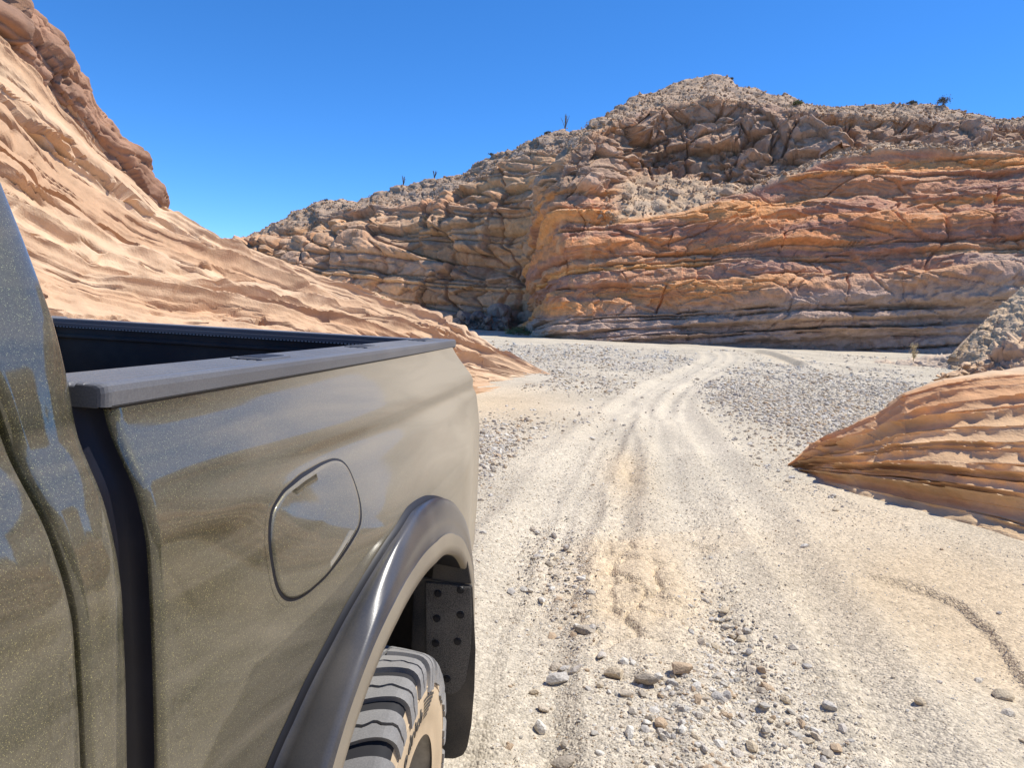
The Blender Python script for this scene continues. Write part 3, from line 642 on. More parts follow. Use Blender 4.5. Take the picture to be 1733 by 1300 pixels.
# ------------------------------------------------------------------ pickup truck
def paint_material():
    """dark olive metallic paint with yellow flake, clear coat and a veil of tan dust (thicker towards the tail)"""
    m, N, L, B = mat_new('olive_metallic_paint')
    tc = N.new('ShaderNodeTexCoord'); vo = N.new('ShaderNodeTexVoronoi'); vo.inputs['Scale'].default_value = 1300
    L.new(tc.outputs['Object'], vo.inputs['Vector'])
    sc = N.new('ShaderNodeSeparateColor'); L.new(vo.outputs['Color'], sc.inputs[0])
    cr = N.new('ShaderNodeValToRGB'); e = cr.color_ramp.elements
    e[0].position = 0.0; e[0].color = (.066, .064, .038, 1); e[1].position = .80; e[1].color = (.108, .103, .058, 1)
    k = e.new(.965); k.color = (.26, .24, .12, 1); k = e.new(1.0); k.color = (.75, .70, .28, 1)
    L.new(sc.outputs[0], cr.inputs[0])
    # dust veil
    n1 = N.new('ShaderNodeTexNoise'); n1.inputs['Scale'].default_value = 5.5; n1.inputs['Detail'].default_value = 7; n1.inputs['Distortion'].default_value = 1.2
    mp = N.new('ShaderNodeMapping'); mp.inputs['Scale'].default_value = (1, .35, 2.6); mp.inputs['Rotation'].default_value = (math.radians(-25), 0, 0)
    L.new(tc.outputs['Object'], mp.inputs[0]); L.new(mp.outputs[0], n1.inputs['Vector'])
    n2 = N.new('ShaderNodeTexNoise'); n2.inputs['Scale'].default_value = 260; n2.inputs['Detail'].default_value = 3; L.new(tc.outputs['Object'], n2.inputs['Vector'])
    sx = N.new('ShaderNodeSeparateXYZ'); L.new(tc.outputs['Object'], sx.inputs[0])
    my = N.new('ShaderNodeMapRange'); my.inputs[1].default_value = -.05; my.inputs[2].default_value = 1.3; my.inputs[3].default_value = .11; my.inputs[4].default_value = .80
    L.new(sx.outputs[1], my.inputs[0])
    mzv = N.new('ShaderNodeMapRange'); mzv.inputs[1].default_value = 1.25; mzv.inputs[2].default_value = .8; mzv.inputs[3].default_value = 0; mzv.inputs[4].default_value = .14
    L.new(sx.outputs[2], mzv.inputs[0])
    ge = N.new('ShaderNodeNewGeometry'); gn = N.new('ShaderNodeSeparateXYZ'); L.new(ge.outputs['Normal'], gn.inputs[0])
    mu_ = N.new('ShaderNodeMapRange'); mu_.inputs[1].default_value = .15; mu_.inputs[2].default_value = .75; mu_.inputs[3].default_value = 0; mu_.inputs[4].default_value = .30; L.new(gn.outputs[2], mu_.inputs[0])   # dust settles on faces that look up
    a0 = N.new('ShaderNodeMath'); a0.operation = 'ADD'; L.new(my.outputs[0], a0.inputs[0]); L.new(mzv.outputs[0], a0.inputs[1])
    a = N.new('ShaderNodeMath'); a.operation = 'ADD'; L.new(a0.outputs[0], a.inputs[0]); L.new(mu_.outputs[0], a.inputs[1])
    b = N.new('ShaderNodeMath'); b.operation = 'MULTIPLY_ADD'; b.inputs[1].default_value = .5; L.new(n1.outputs[0], b.inputs[0])
    c = N.new('ShaderNodeMath'); c.operation = 'SUBTRACT'; c.inputs[1].default_value = .25; L.new(a.outputs[0], c.inputs[0]); L.new(c.outputs[0], b.inputs[2])
    d = N.new('ShaderNodeMath'); d.operation = 'MULTIPLY_ADD'; d.inputs[1].default_value = .22; L.new(n2.outputs[0], d.inputs[0]); L.new(b.outputs[0], d.inputs[2])
    d2 = N.new('ShaderNodeMath'); d2.operation = 'SUBTRACT'; d2.inputs[1].default_value = .16; d2.use_clamp = True; L.new(d.outputs[0], d2.inputs[0])
    B.inputs['Metallic'].default_value = .75; B.inputs['Roughness'].default_value = .42
    L.new(cr.outputs[0], B.inputs['Base Color'])
    B.inputs['Coat Weight'].default_value = 1.0; B.inputs['Coat Roughness'].default_value = .065; B.inputs['Coat IOR'].default_value = 1.75
    bp = N.new('ShaderNodeBump'); bp.inputs['Strength'].default_value = .10; bp.inputs['Distance'].default_value = .0012
    L.new(sc.outputs[1], bp.inputs['Height']); L.new(bp.outputs[0], B.inputs['Normal'])
    df = N.new('ShaderNodeBsdfDiffuse'); df.inputs[0].default_value = (.46, .395, .295, 1); df.inputs[1].default_value = .8
    ms = N.new('ShaderNodeMixShader'); L.new(d2.outputs[0], ms.inputs[0]); L.new(B.outputs[0], ms.inputs[1]); L.new(df.outputs[0], ms.inputs[2])
    L.new(ms.outputs[0], N['Material Output'].inputs[0])
    return m
def dusty_black(name, base, rough, dust_col, amount, scale=3.0, up=0.0, speck=0.35, coat=0.0):
    m, N, L, B = mat_new(name)
    B.inputs['Base Color'].default_value = (*base, 1); B.inputs['Roughness'].default_value = rough; B.inputs['Coat Weight'].default_value = coat; B.inputs['Coat Roughness'].default_value = .25
    tc = N.new('ShaderNodeTexCoord')
    n1 = N.new('ShaderNodeTexNoise'); n1.inputs['Scale'].default_value = scale; n1.inputs['Detail'].default_value = 7
    n2 = N.new('ShaderNodeTexNoise'); n2.inputs['Scale'].default_value = 330; n2.inputs['Detail'].default_value = 2
    for n in (n1, n2): L.new(tc.outputs['Object'], n.inputs['Vector'])
    a = N.new('ShaderNodeMath'); a.operation = 'MULTIPLY_ADD'; a.inputs[1].default_value = .6; a.inputs[2].default_value = amount - .3; L.new(n1.outputs[0], a.inputs[0])
    b = N.new('ShaderNodeMath'); b.operation = 'MULTIPLY_ADD'; b.inputs[1].default_value = speck; L.new(n2.outputs[0], b.inputs[0]); L.new(a.outputs[0], b.inputs[2])
    c = N.new('ShaderNodeMath'); c.operation = 'SUBTRACT'; c.inputs[1].default_value = speck * .5; c.use_clamp = True; L.new(b.outputs[0], c.inputs[0])
    df = N.new('ShaderNodeBsdfDiffuse'); df.inputs[0].default_value = (*dust_col, 1)
    ms = N.new('ShaderNodeMixShader'); L.new(c.outputs[0], ms.inputs[0]); L.new(B.outputs[0], ms.inputs[1]); L.new(df.outputs[0], ms.inputs[2])
    L.new(ms.outputs[0], N['Material Output'].inputs[0])
    bp = N.new('ShaderNodeBump'); bp.inputs['Strength'].default_value = .25; bp.inputs['Distance'].default_value = .0006
    L.new(n2.outputs[0], bp.inputs['Height']); L.new(bp.outputs[0], B.inputs['Normal'])
    return m
PAINT = paint_material()
DUST = (.46, .395, .295)
CAPP = dusty_black('grey_rail_plastic', (.060, .064, .075), .42, (.36, .35, .34), .30, 2.0)
FLAREP = dusty_black('black_flare_plastic', (.026, .031, .043), .30, DUST, .05, 3.5, speck=.12, coat=.5)
LIPP = dusty_black('dusty_flare_lip', (.03, .03, .032), .5, DUST, .62, 4.0, speck=.2)
LINER = dusty_black('black_bed_liner', (.018, .018, .021), .6, DUST, .05, 3.0, speck=.15)
DARKGAP = plain('dark_gap_seal', (.008, .008, .011), .55)
DARKBODY = plain('dark_inner_panel', (.016, .016, .026), .45, var=.3, scale=9)  # body panels seen in shade, the shade put into the colour
FLAPM = dusty_black('black_mud_flap', (.020, .021, .024), .5, DUST, .12, 6, speck=.3)
FLAPD = dusty_black('dusty_flap_plate', (.022, .023, .026), .55, (.33, .30, .25), .34, 8, speck=1.5)
TREADM = dusty_black('tread_rubber', (.045, .047, .052), .75, (.42, .405, .38), .52, 9, speck=.4)
GROOVE = plain('groove_rubber', (.018, .018, .021), .8)
SIDEM = dusty_black('dusty_sidewall', (.045, .043, .040), .8, (.60, .47, .315), .95, 7, speck=.3)
LETTER = plain('rubber_letter', (.07, .062, .052), .75)
RIMM = plain('dark_alloy', (.30, .28, .25), .5, .5, var=.2)
GLASS = plain('tinted_glass', (.02, .022, .024), .05, 0, .6)
LAMPR = plain('red_lamp', (.25, .012, .012), .12, coat=1)

truck = empty('pickup_truck', (-1.5, 1.0, 0)); 
tag(truck, 'dusty olive metallic pickup truck with open bed parked on the wash', 'truck')
TOFF = np.array([1.5, -1.0, 0.0])
def tpart(name, V, Fc, mat, parent=None, smooth=True, label=None):
    me = new_mesh(name, np.asarray(V, float).reshape(-1, 3) + TOFF if parent is None else np.asarray(V, float).reshape(-1, 3) + TOFF, Fc, smooth)
    o = link(name, me, mat, truck if parent is None else parent)
    if label: o['label'] = label
    return o
def fixcoords(m):  # materials of the truck use object coordinates: mesh data is stored relative to the truck's base
    return m
def pinterp(z, zs, xs, sm=.012):
    zs, xs = np.array(zs), np.array(xs); o = 0
    for k, wgt in zip((-2, -1, 0, 1, 2), (.1, .2, .4, .2, .1)): o = o + wgt * np.interp(np.asarray(z) + k * sm, zs, xs)
    return o
SBz = [.45, .6, .8, .973, 1.059, 1.143, 1.225, 1.29, 1.33, 1.365, 1.401, 1.427, 1.452, 1.469, 1.476]
SBx = [-.60, -.578, -.57, -.57, -.572, -.575, -.579, -.583, -.592, -.602, -.621, -.634, -.643, -.646, -.65]
def bed_x(y, z):
    y, z = np.broadcast_arrays(np.asarray(y, float), np.asarray(z, float))
    x = pinterp(z, SBz, SBx)
    sh = .048 * sstep(.95, 1.9, y); A = .088 * sstep(.98, 1.52, y) - .075 * sstep(2.1, 2.95, y)
    W1 = np.clip((1.478 - z) / .135, 0, 1); W1 = np.where(W1 > .9, .9 + .1 * sstep(.9, 1.05, (1.478 - z) / .135), W1)
    W2 = sstep(1.335, 1.12, z)
    crease = -.010 * np.exp(-((z - 1.312) / .022) ** 2) * sstep(1.05, 1.5, y)
    belly = .020 * sstep(.86, 1.05, y) * sstep(2.9, 2.2, y) * (np.clip(1 - ((z - .98) / .36) ** 2, 0, 1))
    return x + sh * W1 + A * W2 + crease + belly
YB0, YB1, ZR = .852, 2.945, 1.473
WC = (1.62, .45)                                          # centre of the wheel arch
def arch_r(th, r):
    """arch radius: flatter and wider over the top. th measured from straight up, towards the front negative"""
    a = np.degrees(th)
    con = np.interp(a, [-125, -90, -70, -55, -48, -36, -26, -15, -4, 7, 17, 31, 50, 125], [.60, .61, .625, .634, .632, .644, .664, .688, .700, .700, .692, .690, .70, .66])
    lip = np.interp(a, [-125, -90, -70, -54, -47, -35, -13, 4, 26, 46, 60, 125], [.56, .575, .59, .597, .597, .588, .562, .549, .556, .585, .61, .60])
    return con if r == 'contact' else lip if r == 'lip' else con - .05
# ---- bed side (outer skin) with the wheel opening
ys = np.concatenate([YB0 + .014 * (1 - np.cos(np.linspace(0, math.pi / 2, 7)))[:-1], np.linspace(YB0 + .014, YB1, 240)])
zs = np.linspace(.50, ZR, 130)
Yg, Zg = np.meshgrid(ys, zs, indexing='ij'); Xg = bed_x(Yg, Zg)
Xg -= np.where(Yg < YB0 + .014, .014 - np.sqrt(np.clip(.014 ** 2 - (YB0 + .014 - Yg) ** 2, 0, 1)), 0)
Xg -= .05 * sstep(2.87, YB1 + .01, Yg) ** 2
V = np.stack([Xg, Yg, Zg], -1); Fc = grid_faces(*Xg.shape)
cy, cz = Yg.ravel()[Fc].mean(1) - WC[0], Zg.ravel()[Fc].mean(1) - WC[1]
keep = np.hypot(cy, cz) > arch_r(np.arctan2(cy, cz), 'hole')
rear_low = (Yg.ravel()[Fc].mean(1) > 2.2) & (Zg.ravel()[Fc].mean(1) < .62)
tpart('bed_side', V, Fc[keep & ~rear_low], PAINT)
# rolled front edge and bed front panel, its colour darkened as in shade
zz = np.linspace(.50, ZR - .004, 100); x0 = bed_x(YB0, zz) - .014
Vp = np.stack([np.stack([x0, np.full_like(zz, YB0), zz], 1), np.stack([x0 - .03, np.full_like(zz, YB0 + .002), zz], 1), np.stack([x0 - .034, np.full_like(zz, YB0 - .014), zz], 1), np.stack([np.full_like(zz, -2.54), np.full_like(zz, YB0 - .014), zz], 1)])
tpart('bed_front_panel', Vp, grid_faces(4, len(zz), True), DARKBODY)
# ---- box helper (bevelled) for simple truck pieces
def box_mesh(name, x0, x1, y0, y1, z0, z1, bev=.006, seg=2):
    bm = bmesh.new(); bmesh.ops.create_cube(bm, size=1)
    for v in bm.verts:
        v.co = ((x0 + x1) / 2 + v.co.x * (x1 - x0), (y0 + y1) / 2 + v.co.y * (y1 - y0), (z0 + z1) / 2 + v.co.z * (z1 - z0))
    if bev: bmesh.ops.bevel(bm, geom=bm.edges[:], offset=bev, segments=seg, affect='EDGES', profile=.6)
    for v in bm.verts: v.co += Vector(TOFF)
    for f in bm.faces: f.smooth = False
    me = bpy.data.meshes.new(name); bm.to_mesh(me); bm.free(); return me
def tbox(name, x0, x1, y0, y1, z0, z1, mat, parent=None, bev=.006, seg=2):
    return link(name, box_mesh(name, x0, x1, y0, y1, z0, z1, bev, seg), mat, parent or truck)
# ---- rail cap: ribbed top, thick outer lip, rounded front corner
def sweep_cap(name, sx, mat, mirror=False):
    prof = [(-.015, -.030), (.0035, -.030), (.0040, -.010), (.0020, -.002), (-.004, .001)]
    x = -.010
    for k in range(5):
        prof += [(x, .0015), (x - .008, .0018), (x - .010, -.0012), (x - .017, -.0012), (x - .019, .0018)]; x -= .021
    prof += [(x - .006, .0018), (x - .016, -.002), (x - .018, -.02), (x - .018, -.09)]
    prof = np.array(prof); ycap = np.concatenate([YB0 - .016 + .012 * (1 - np.cos(np.linspace(0, math.pi / 2, 5)))[:-1] * 1.0, np.linspace(YB0 - .004, YB1 + .005, 60)])
    V = np.zeros((len(ycap), len(prof), 3))
    for i, y in enumerate(ycap):
        inset = max(0, .012 - math.sqrt(max(0, .012 ** 2 - max(0, YB0 - .004 - y) ** 2)))
        px = prof[:, 0].copy(); outer = px > -.02; px[outer] -= inset
        pz = prof[:, 1] - np.where(prof[:, 1] > -.02, inset * .35, 0)
        V[i, :, 0] = px + sx(y); V[i, :, 1] = y; V[i, :, 2] = ZR + .0275 + pz
    if mirror: V[..., 0] = -3.24 - V[..., 0]
    o = tpart(name, V, grid_faces(len(ycap), len(prof), mirror), mat, smooth=False)
    # front end face
    e = V[0]; n = len(e); 
    me = new_mesh('end_face', np.concatenate([e, e * [1, 1, 0] + [0, .0005, ZR - .004]]) + TOFF, np.stack([np.arange(n - 1), np.arange(1, n), np.arange(n + 1, 2 * n), np.arange(n, 2 * n - 1)], 1)[:, ::(-1 if mirror else 1)], False)
    link('end_face', me, mat, o)
    return o
rail_x = lambda y: -.648 + .004 * np.sin((y - .85) / 2.1 * math.pi)
cap = sweep_cap('rail_cap', rail_x, CAPP)
sweep_cap('rail_cap', rail_x, CAPP, True)
for y0, ln in ((1.33, .13), (1.95, .11), (2.60, .13)):        # stake pocket covers, raised rims with recessed plates
    tbox('stake_pocket_cover', -.752, -.682, y0, y0 + ln, ZR + .022, ZR + .0325, CAPP, cap, .003)
    tbox('stake_pocket_plate', -.742, -.692, y0 + .012, y0 + ln - .012, ZR + .024, ZR + .0338, LINER, cap, .002)
seal_y = np.linspace(YB0 - .004, YB1, 40); sv = []
for dz, dx in ((-.001, .004), (-.006, .002), (-.006, -.02)): sv.append(np.stack([rail_x(seal_y) + dx, seal_y, np.full(40, ZR + dz)], 1))
tpart('rail_seal', np.array(sv), grid_faces(3, 40), DARKGAP)
# ---- inside of the bed, far side, tailgate
tbox('bed_floor', -2.56, -.70, YB0, YB1, .88, .93, LINER)
tbox('bed_inner_wall', -.79, -.775, YB0, YB1, .93, ZR - .03, LINER)
tbox('bed_inner_wall', -2.465, -2.45, YB0, YB1, .93, ZR - .03, LINER)
tbox('bed_headboard', -2.46, -.78, YB0 + .01, YB0 + .05, .93, ZR - .01, LINER)
zz = np.linspace(.50, ZR, 80); ysf = np.linspace(YB0, YB1, 60); Yg, Zg = np.meshgrid(ysf, zz, indexing='ij')
Fc = grid_faces(60, 80, True); V = np.stack([-3.24 - bed_x(Yg, Zg), Yg, Zg], -1)
cy, cz = Yg.ravel()[Fc].mean(1) - WC[0], Zg.ravel()[Fc].mean(1) - WC[1]
tpart('bed_side', V, Fc[np.hypot(cy, cz) > .60], PAINT)
tg = empty('tailgate'); tg.parent = truck
tbox('gate_panel', -2.52, -.675, YB1 - .075, YB1 + .005, .80, ZR + .012, LINER, tg, .008)
tbox('top_protector', -2.525, -.668, YB1 - .082, YB1 + .012, ZR + .004, ZR + .0235, CAPP, tg, .005)
tbox('top_strip', -2.51, -.74, YB1 - .090, YB1 - .082, ZR - .010, ZR + .006, plain('bright_strip', (.16, .16, .17), .35, .4), tg, .002)
tbox('gate_rib', -2.51, -.74, YB1 - .088, YB1 - .070, ZR - .060, ZR - .046, LINER, tg, .003)
n_k = 110
tv = []; tf = []
for k in range(n_k):                                       # stitched edge of the gate strip
    xk = -2.50 + k * 1.75 / n_k
    b0 = len(tv); tv += [(xk, YB1 - .0925, ZR - .014), (xk + .009, YB1 - .0925, ZR - .014), (xk + .009, YB1 - .0915, ZR - .010), (xk, YB1 - .0915, ZR - .010)]; tf.append((b0, b0 + 1, b0 + 2, b0 + 3))
tpart('strip_stitching', tv, tf, plain('stitch', (.42, .40, .37), .5), tg, False)['kind'] = 'stuff'
# rear outer face of the truck: lamp, bumper
tbox('tail_lamp', -.655, -.585, YB1 - .03, YB1 + .012, 1.02, 1.36, LAMPR, None, .012)
tbox('tail_lamp', -2.655, -2.585, YB1 - .03, YB1 + .012, 1.02, 1.36, LAMPR, None, .012)
tbox('rear_bumper', -2.66, -.545, YB1 - .12, YB1 + .16, .56, .78, plain('dusty_chrome', (.42, .40, .36), .35, .7, var=.2), None, .03, 3)
# ---- fuel door
def on_side(px):
    px = np.array(px, float); x = np.full(len(px), -.52)
    for _ in range(40):
        d = np.stack([px[:, 0] - CX, px[:, 1] - CY, np.full(len(px), F)], 1) @ RM.T
        P = d * (x / d[:, 0])[:, None]; P[:, 2] += H
        x = .5 * x + .5 * bed_x(P[:, 1], P[:, 2])
    return P
fo = on_side([(455,893),(459,862),(478,832),(508,806),(543,785),(563,777),(579,779),(591,795),(601,820),(609,850),(611,875),(608,893),(595,915),(575,946),(550,978),(520,1005),(500,1016),(485,1017),(473,1006),(465,985),(459,950),(455,918)])
def close_smooth(P, n=120):
    Q = np.concatenate([P, P[:1]]); l = np.concatenate([[0], np.cumsum(np.linalg.norm(np.diff(Q, axis=0), axis=1))])
    s = np.linspace(0, l[-1], n, endpoint=False); R_ = np.stack([np.interp(s, l, Q[:, k]) for k in range(3)], 1)
    for _ in range(4): R_ = (np.roll(R_, 1, 0) + 2 * R_ + np.roll(R_, -1, 0)) / 4
    return R_
fo = close_smooth(fo); fcn = fo.mean(0)
fn = np.array([1.0, -.28, .05]); fn /= np.linalg.norm(fn)
def side_pts(P2, off): # points (y,z) on the side surface pushed out by off
    x = bed_x(P2[:, 0], P2[:, 1]); return np.stack([x, P2[:, 0], P2[:, 1]], 1) + fn * np.asarray(off).reshape(-1, 1)
def rings(scales_offs, cap=True):
    V = []
    for dlt, off in scales_offs:
        r_ = fo[:, 1:] - fcn[1:]; l = np.linalg.norm(r_, axis=1, keepdims=True)
        V.append(side_pts(fcn[1:] + r_ * (1 + dlt / l) if abs(dlt) < .05 else fcn[1:] + r_ * (1 + dlt), off))
    V = np.array(V); n = V.shape[1]; Fq = []
    for i in range(len(V) - 1):
        for j in range(n): Fq.append((i * n + j, (i + 1) * n + j, (i + 1) * n + (j + 1) % n, i * n + (j + 1) % n))
    return V.reshape(-1, 3), Fq
V, Fq = rings([(.012, .0004), (.005, .0007), (.0022, .0004), (.0006, -.002)]); tpart('fuel_door_surround', V, Fq, PAINT)
V, Fq = rings([(.0028, .0007), (-.0042, .0007)]); fd_gap = tpart('fuel_door_gap', V, Fq, DARKGAP)  # flat dark ring stands for the shaded gap round the door
V, Fq = rings([(-.0034, -.001), (-.0040, .0012), (-.0060, .0030), (-.010, .0036), (-.10, .0036), (-.25, .0036), (-.5, .0036), (-.75, .0036), (-.9995, .0036)]); tpart('fuel_door', V, Fq, PAINT)
# ---- wheel arch flare
def flare(mirror=False):
    th = np.radians(np.linspace(-128, 88, 150)); prof_n = 15
    V = np.zeros((len(th), prof_n, 3))
    for i, a in enumerate(th):
        d = np.array([math.sin(a), math.cos(a)])
        rc = float(arch_r(a, 'contact')); yc, zc = WC[0] + d[0] * rc, WC[1] + d[1] * rc
        xb = float(bed_x(np.clip(yc, YB0 + .02, YB1), np.clip(zc, .52, 1.46)))
        rl = float(arch_r(a, 'lip')); xl = float(np.interp(math.degrees(a), [-128, -90, -55, -25, 0], [-.455, -.44, -.424, -.402, -.392]))
        P = [(rc + .004, xb - .012), (rc + .004, xb + .006), (rc - .004, xb + .013)]
        for f_, bulge in ((.18, .012), (.38, .020), (.58, .022), (.76, .018), (.88, .010)):
            P.append((rc + (rl + .070 - rc) * f_ ** 1.6 + bulge * (1 - f_ * .7), xb + .013 + (xl + .004 - xb - .013) * f_ ** .9))
        P += [(rl + .062, xl), (rl + .056, xl + .004), (rl + .028, xl + .0075), (rl + .004, xl + .006), (rl, xl), (rl + .001, xl - .012), (rl + .012, -.56)]
        for j, (r_, x_) in enumerate(P): V[i, j] = (x_, WC[0] + d[0] * r_, WC[1] + d[1] * r_)
    if mirror: V[..., 0] = -3.24 - V[..., 0]
    a = tpart('fender_flare', V[:, :10], grid_faces(len(th), 10, mirror), FLAREP)
    b = tpart('flare_lip', V[:, 9:14], grid_faces(len(th), 5, mirror), LIPP, a); tpart('inner_return', V[:, 13:], grid_faces(len(th), 2, mirror), DARKGAP, a)
    # thin rubber edge trim between flare and body
    rim = []
    for dr, dx in ((.010, .002), (.006, .008), (.0, .010)):
        rr = []
        for i, an in enumerate(th):
            d = np.array([math.sin(an), math.cos(an)]); rc = float(arch_r(an, 'contact')) + dr
            yc, zc = WC[0] + d[0] * rc, WC[1] + d[1] * rc
            xb = float(bed_x(np.clip(yc, YB0 + .02, YB1), np.clip(zc, .52, 1.46))) + dx
            rr.append((xb if not mirror else -3.24 - xb, yc, zc))
        rim.append(rr)
    tpart('edge_trim', np.array(rim), grid_faces(3, len(th), not mirror), DARKGAP, a)
flare(); flare(True)
# wheel housing liner
th = np.radians(np.linspace(-130, 130, 60)); xs = np.linspace(-.46, -.95, 8)
V = np.array([[(x, WC[0] + math.sin(a) * float(arch_r(a, 'lip') + .03), WC[1] + math.cos(a) * float(arch_r(a, 'lip') + .03)) for x in xs] for a in th])
tpart('wheel_liner', V, grid_faces(60, 8, True), DARKGAP)
tpart('wheel_liner', V * [-1, 1, 1] + [-3.24, 0, 0], grid_faces(60, 8), DARKGAP)
# ---- mud flap: backing sheet with a dusty plate and bolts
def poly_sheet(name, pts, y, th_, mat, parent, bev=.003, bend=0.0):
    bm = bmesh.new(); vs = [bm.verts.new((x, y + bend * (z - .5) ** 2, z)) for x, z in pts]
    f = bm.faces.new(vs); r_ = bmesh.ops.extrude_face_region(bm, geom=[f])
    for g in r_['geom']:
        if isinstance(g, bmesh.types.BMVert): g.co.y += th_
    bmesh.ops.recalc_face_normals(bm, faces=bm.faces[:])
    bmesh.ops.bevel(bm, geom=[e for e in bm.edges if e.is_manifold], offset=bev, segments=2, affect='EDGES')
    for v in bm.verts: v.co += Vector(TOFF)
    me = bpy.data.meshes.new(name); bm.to_mesh(me); bm.free()
    return link(name, me, mat, parent)
YF = 2.06
def fpx(u, v): p = at_y(u, v, YF); return (p[0], p[2])
flap = poly_sheet('mud_flap', [fpx(*p) for p in [(700,975),(760,985),(799,993),(801,1040),(804,1100),(802,1170),(797,1230),(790,1268),(783,1280),(768,1286),(720,1283),(690,1270)]], YF, .012, FLAPM, truck, .003)
plate = poly_sheet('flap_plate', [fpx(*p) for p in [(721,985),(760,988),(797,994),(799,1040),(797,1100),(789,1150),(778,1168),(764,1176),(750,1172),(735,1160),(722,1150)]], YF - .006, .006, FLAPD, flap, .002)
bolt_me = None
for u, v in [(742,1004),(780,998),(740,1046),(780,1040),(738,1088),(775,1085),(757,1148),(745,1128)][:7]:
    x, z = fpx(u, v); b2 = bmesh.new(); bmesh.ops.create_cone(b2, cap_ends=True, segments=20, radius1=.0125, radius2=.0105, depth=.004, matrix=Matrix.Translation((x + TOFF[0], YF - .0075 + TOFF[1], z)) @ Matrix.Rotation(math.radians(90), 4, 'X'))
    bmesh.ops.create_cone(b2, cap_ends=True, segments=16, radius1=.0075, radius2=.0065, depth=.006, matrix=Matrix.Translation((x + TOFF[0], YF - .0085 + TOFF[1], z)) @ Matrix.Rotation(math.radians(90), 4, 'X'))
    me = bpy.data.meshes.new('bolt'); b2.to_mesh(me); b2.free(); link('bolt', me, DARKGAP, flap)
brk = poly_sheet('flap_bracket', [fpx(*p) for p in [(735,940),(765,930),(790,950),(797,990),(730,984)]], YF + .004, .01, FLAPM, truck, .002)
# ---- wheels
TY_R, TY_W = .366, .295
def tyre_profile(a):
    """a: distance from tread centre across the tyre (m), positive outwards -> (x offset from centre plane, radius, nx, nr)"""
    hw = TY_W / 2
    a = np.asarray(a, float); sgn = np.sign(a); b_ = np.abs(a)
    t1 = .105; rc = .034
    x = np.where(b_ < t1, b_, 0); r = np.where(b_ < t1, TY_R - .008 * (b_ / t1) ** 2, 0); nx = np.where(b_ < t1, .1 * b_ / t1, 0); nr = np.where(b_ < t1, 1.0, 0)
    k = np.clip((b_ - t1) / (rc * 1.4), 0, 1) * math.radians(82)
    x2 = t1 + rc * np.sin(k); r2 = TY_R - .008 - rc * (1 - np.cos(k))
    m2 = b_ >= t1; x = np.where(m2, x2, x); r = np.where(m2, r2, r); nx = np.where(m2, np.sin(k), nx); nr = np.where(m2, np.cos(k), nr)
    e = b_ - t1 - rc * 1.4; m3 = e > 0
    x = np.where(m3, t1 + rc * math.sin(math.radians(82)) + .012 * np.sin(np.clip(e / .12, 0, 1) * math.pi * .8), x); r = np.where(m3, TY_R - .008 - rc * (1 - math.cos(math.radians(82))) - e, r)
    nx = np.where(m3, 1.0, nx); nr = np.where(m3, .08, nr)
    return x * np.where(sgn == 0, 1, sgn), r, nx * np.where(sgn == 0, 1, sgn), nr
def lug_mesh(name, a0, a1, w0, zig, n=12, h=.0135, taper=1.0):
    """one tread lug: strip from a0 to a1 across the tyre, width w0 (m) round it, with centre line zig(f)"""
    f = np.linspace(0, 1, n); a = a0 + (a1 - a0) * f; x, r, nx, nr = tyre_profile(a)
    z = np.array([zig(q) for q in f]); wd = np.array([w0(q) for q in f])
    hh = h * np.clip(1 - np.clip((np.abs(a) - .125) / .08, 0, 1) * .62, 0, 1) * taper
    bm = bmesh.new()
    for lo, hi in ((-1, -.06), (.06, 1)):                  # a sipe splits each lug in two
        rows = []
        for sg, top in ((lo, 0), (lo + .05, 1), (hi - .05, 1), (hi, 0)):
            zz_ = .0035 * np.sin(f * 22) if abs(sg) < .3 else 0
            th = (z + sg * wd / 2 + zz_) / TY_R; hgt = hh if top else np.full(n, -.006)
            rr = r + nr * hgt; xx = x + nx * hgt
            rows.append(np.stack([xx, rr * np.sin(th), rr * np.cos(th)], 1))
        V = np.array(rows); Fq = list(map(tuple, grid_faces(4, n)))
        Fq += [(0, n, 2 * n, 3 * n), (n - 1, 4 * n - 1, 3 * n - 1, 2 * n - 1)]
        vv = [bm.verts.new(p) for p in V.reshape(-1, 3)]
        for q in Fq: bm.faces.new([vv[i] for i in q])
    bmesh.ops.recalc_face_normals(bm, faces=bm.faces[:])
    me = bpy.data.meshes.new(name); bm.to_mesh(me); bm.free(); me.materials.append(TREADM); return me
S_ = lambda c: (lambda q: c * (.5 - .5 * math.cos(min(1, q * 1.5) * math.pi)) - .012 * sstep(.7, 1, q))
lug_sh_a = lug_mesh('tread_lug', .036, .196, lambda q: .076 - .012 * q, lambda q: .030 * math.sin(q * 2.6) - .006, 20)
lug_sh_b = lug_mesh('tread_lug', .036, .180, lambda q: .072 - .006 * q, lambda q: .030 * math.sin(q * 2.6) - .006, 16)
lug_ce = lug_mesh('tread_lug', -.005, .032, lambda q: .070, lambda q: .018 * q - .02, 6)
lug_sb_a, lug_sb_b, lug_cb = [lug_mesh('tread_lug', -a0, -a1, wf, zf, n_) for a0, a1, wf, zf, n_ in ((.036, .185, lambda q: .076 - .012 * q, lambda q: -.030 * math.sin(q * 2.6) + .03, 16), (.036, .165, lambda q: .073, lambda q: -.030 * math.sin(q * 2.6) + .03, 16), (.0, .032, lambda q: .070, lambda q: -.018 * q + .035, 6))]
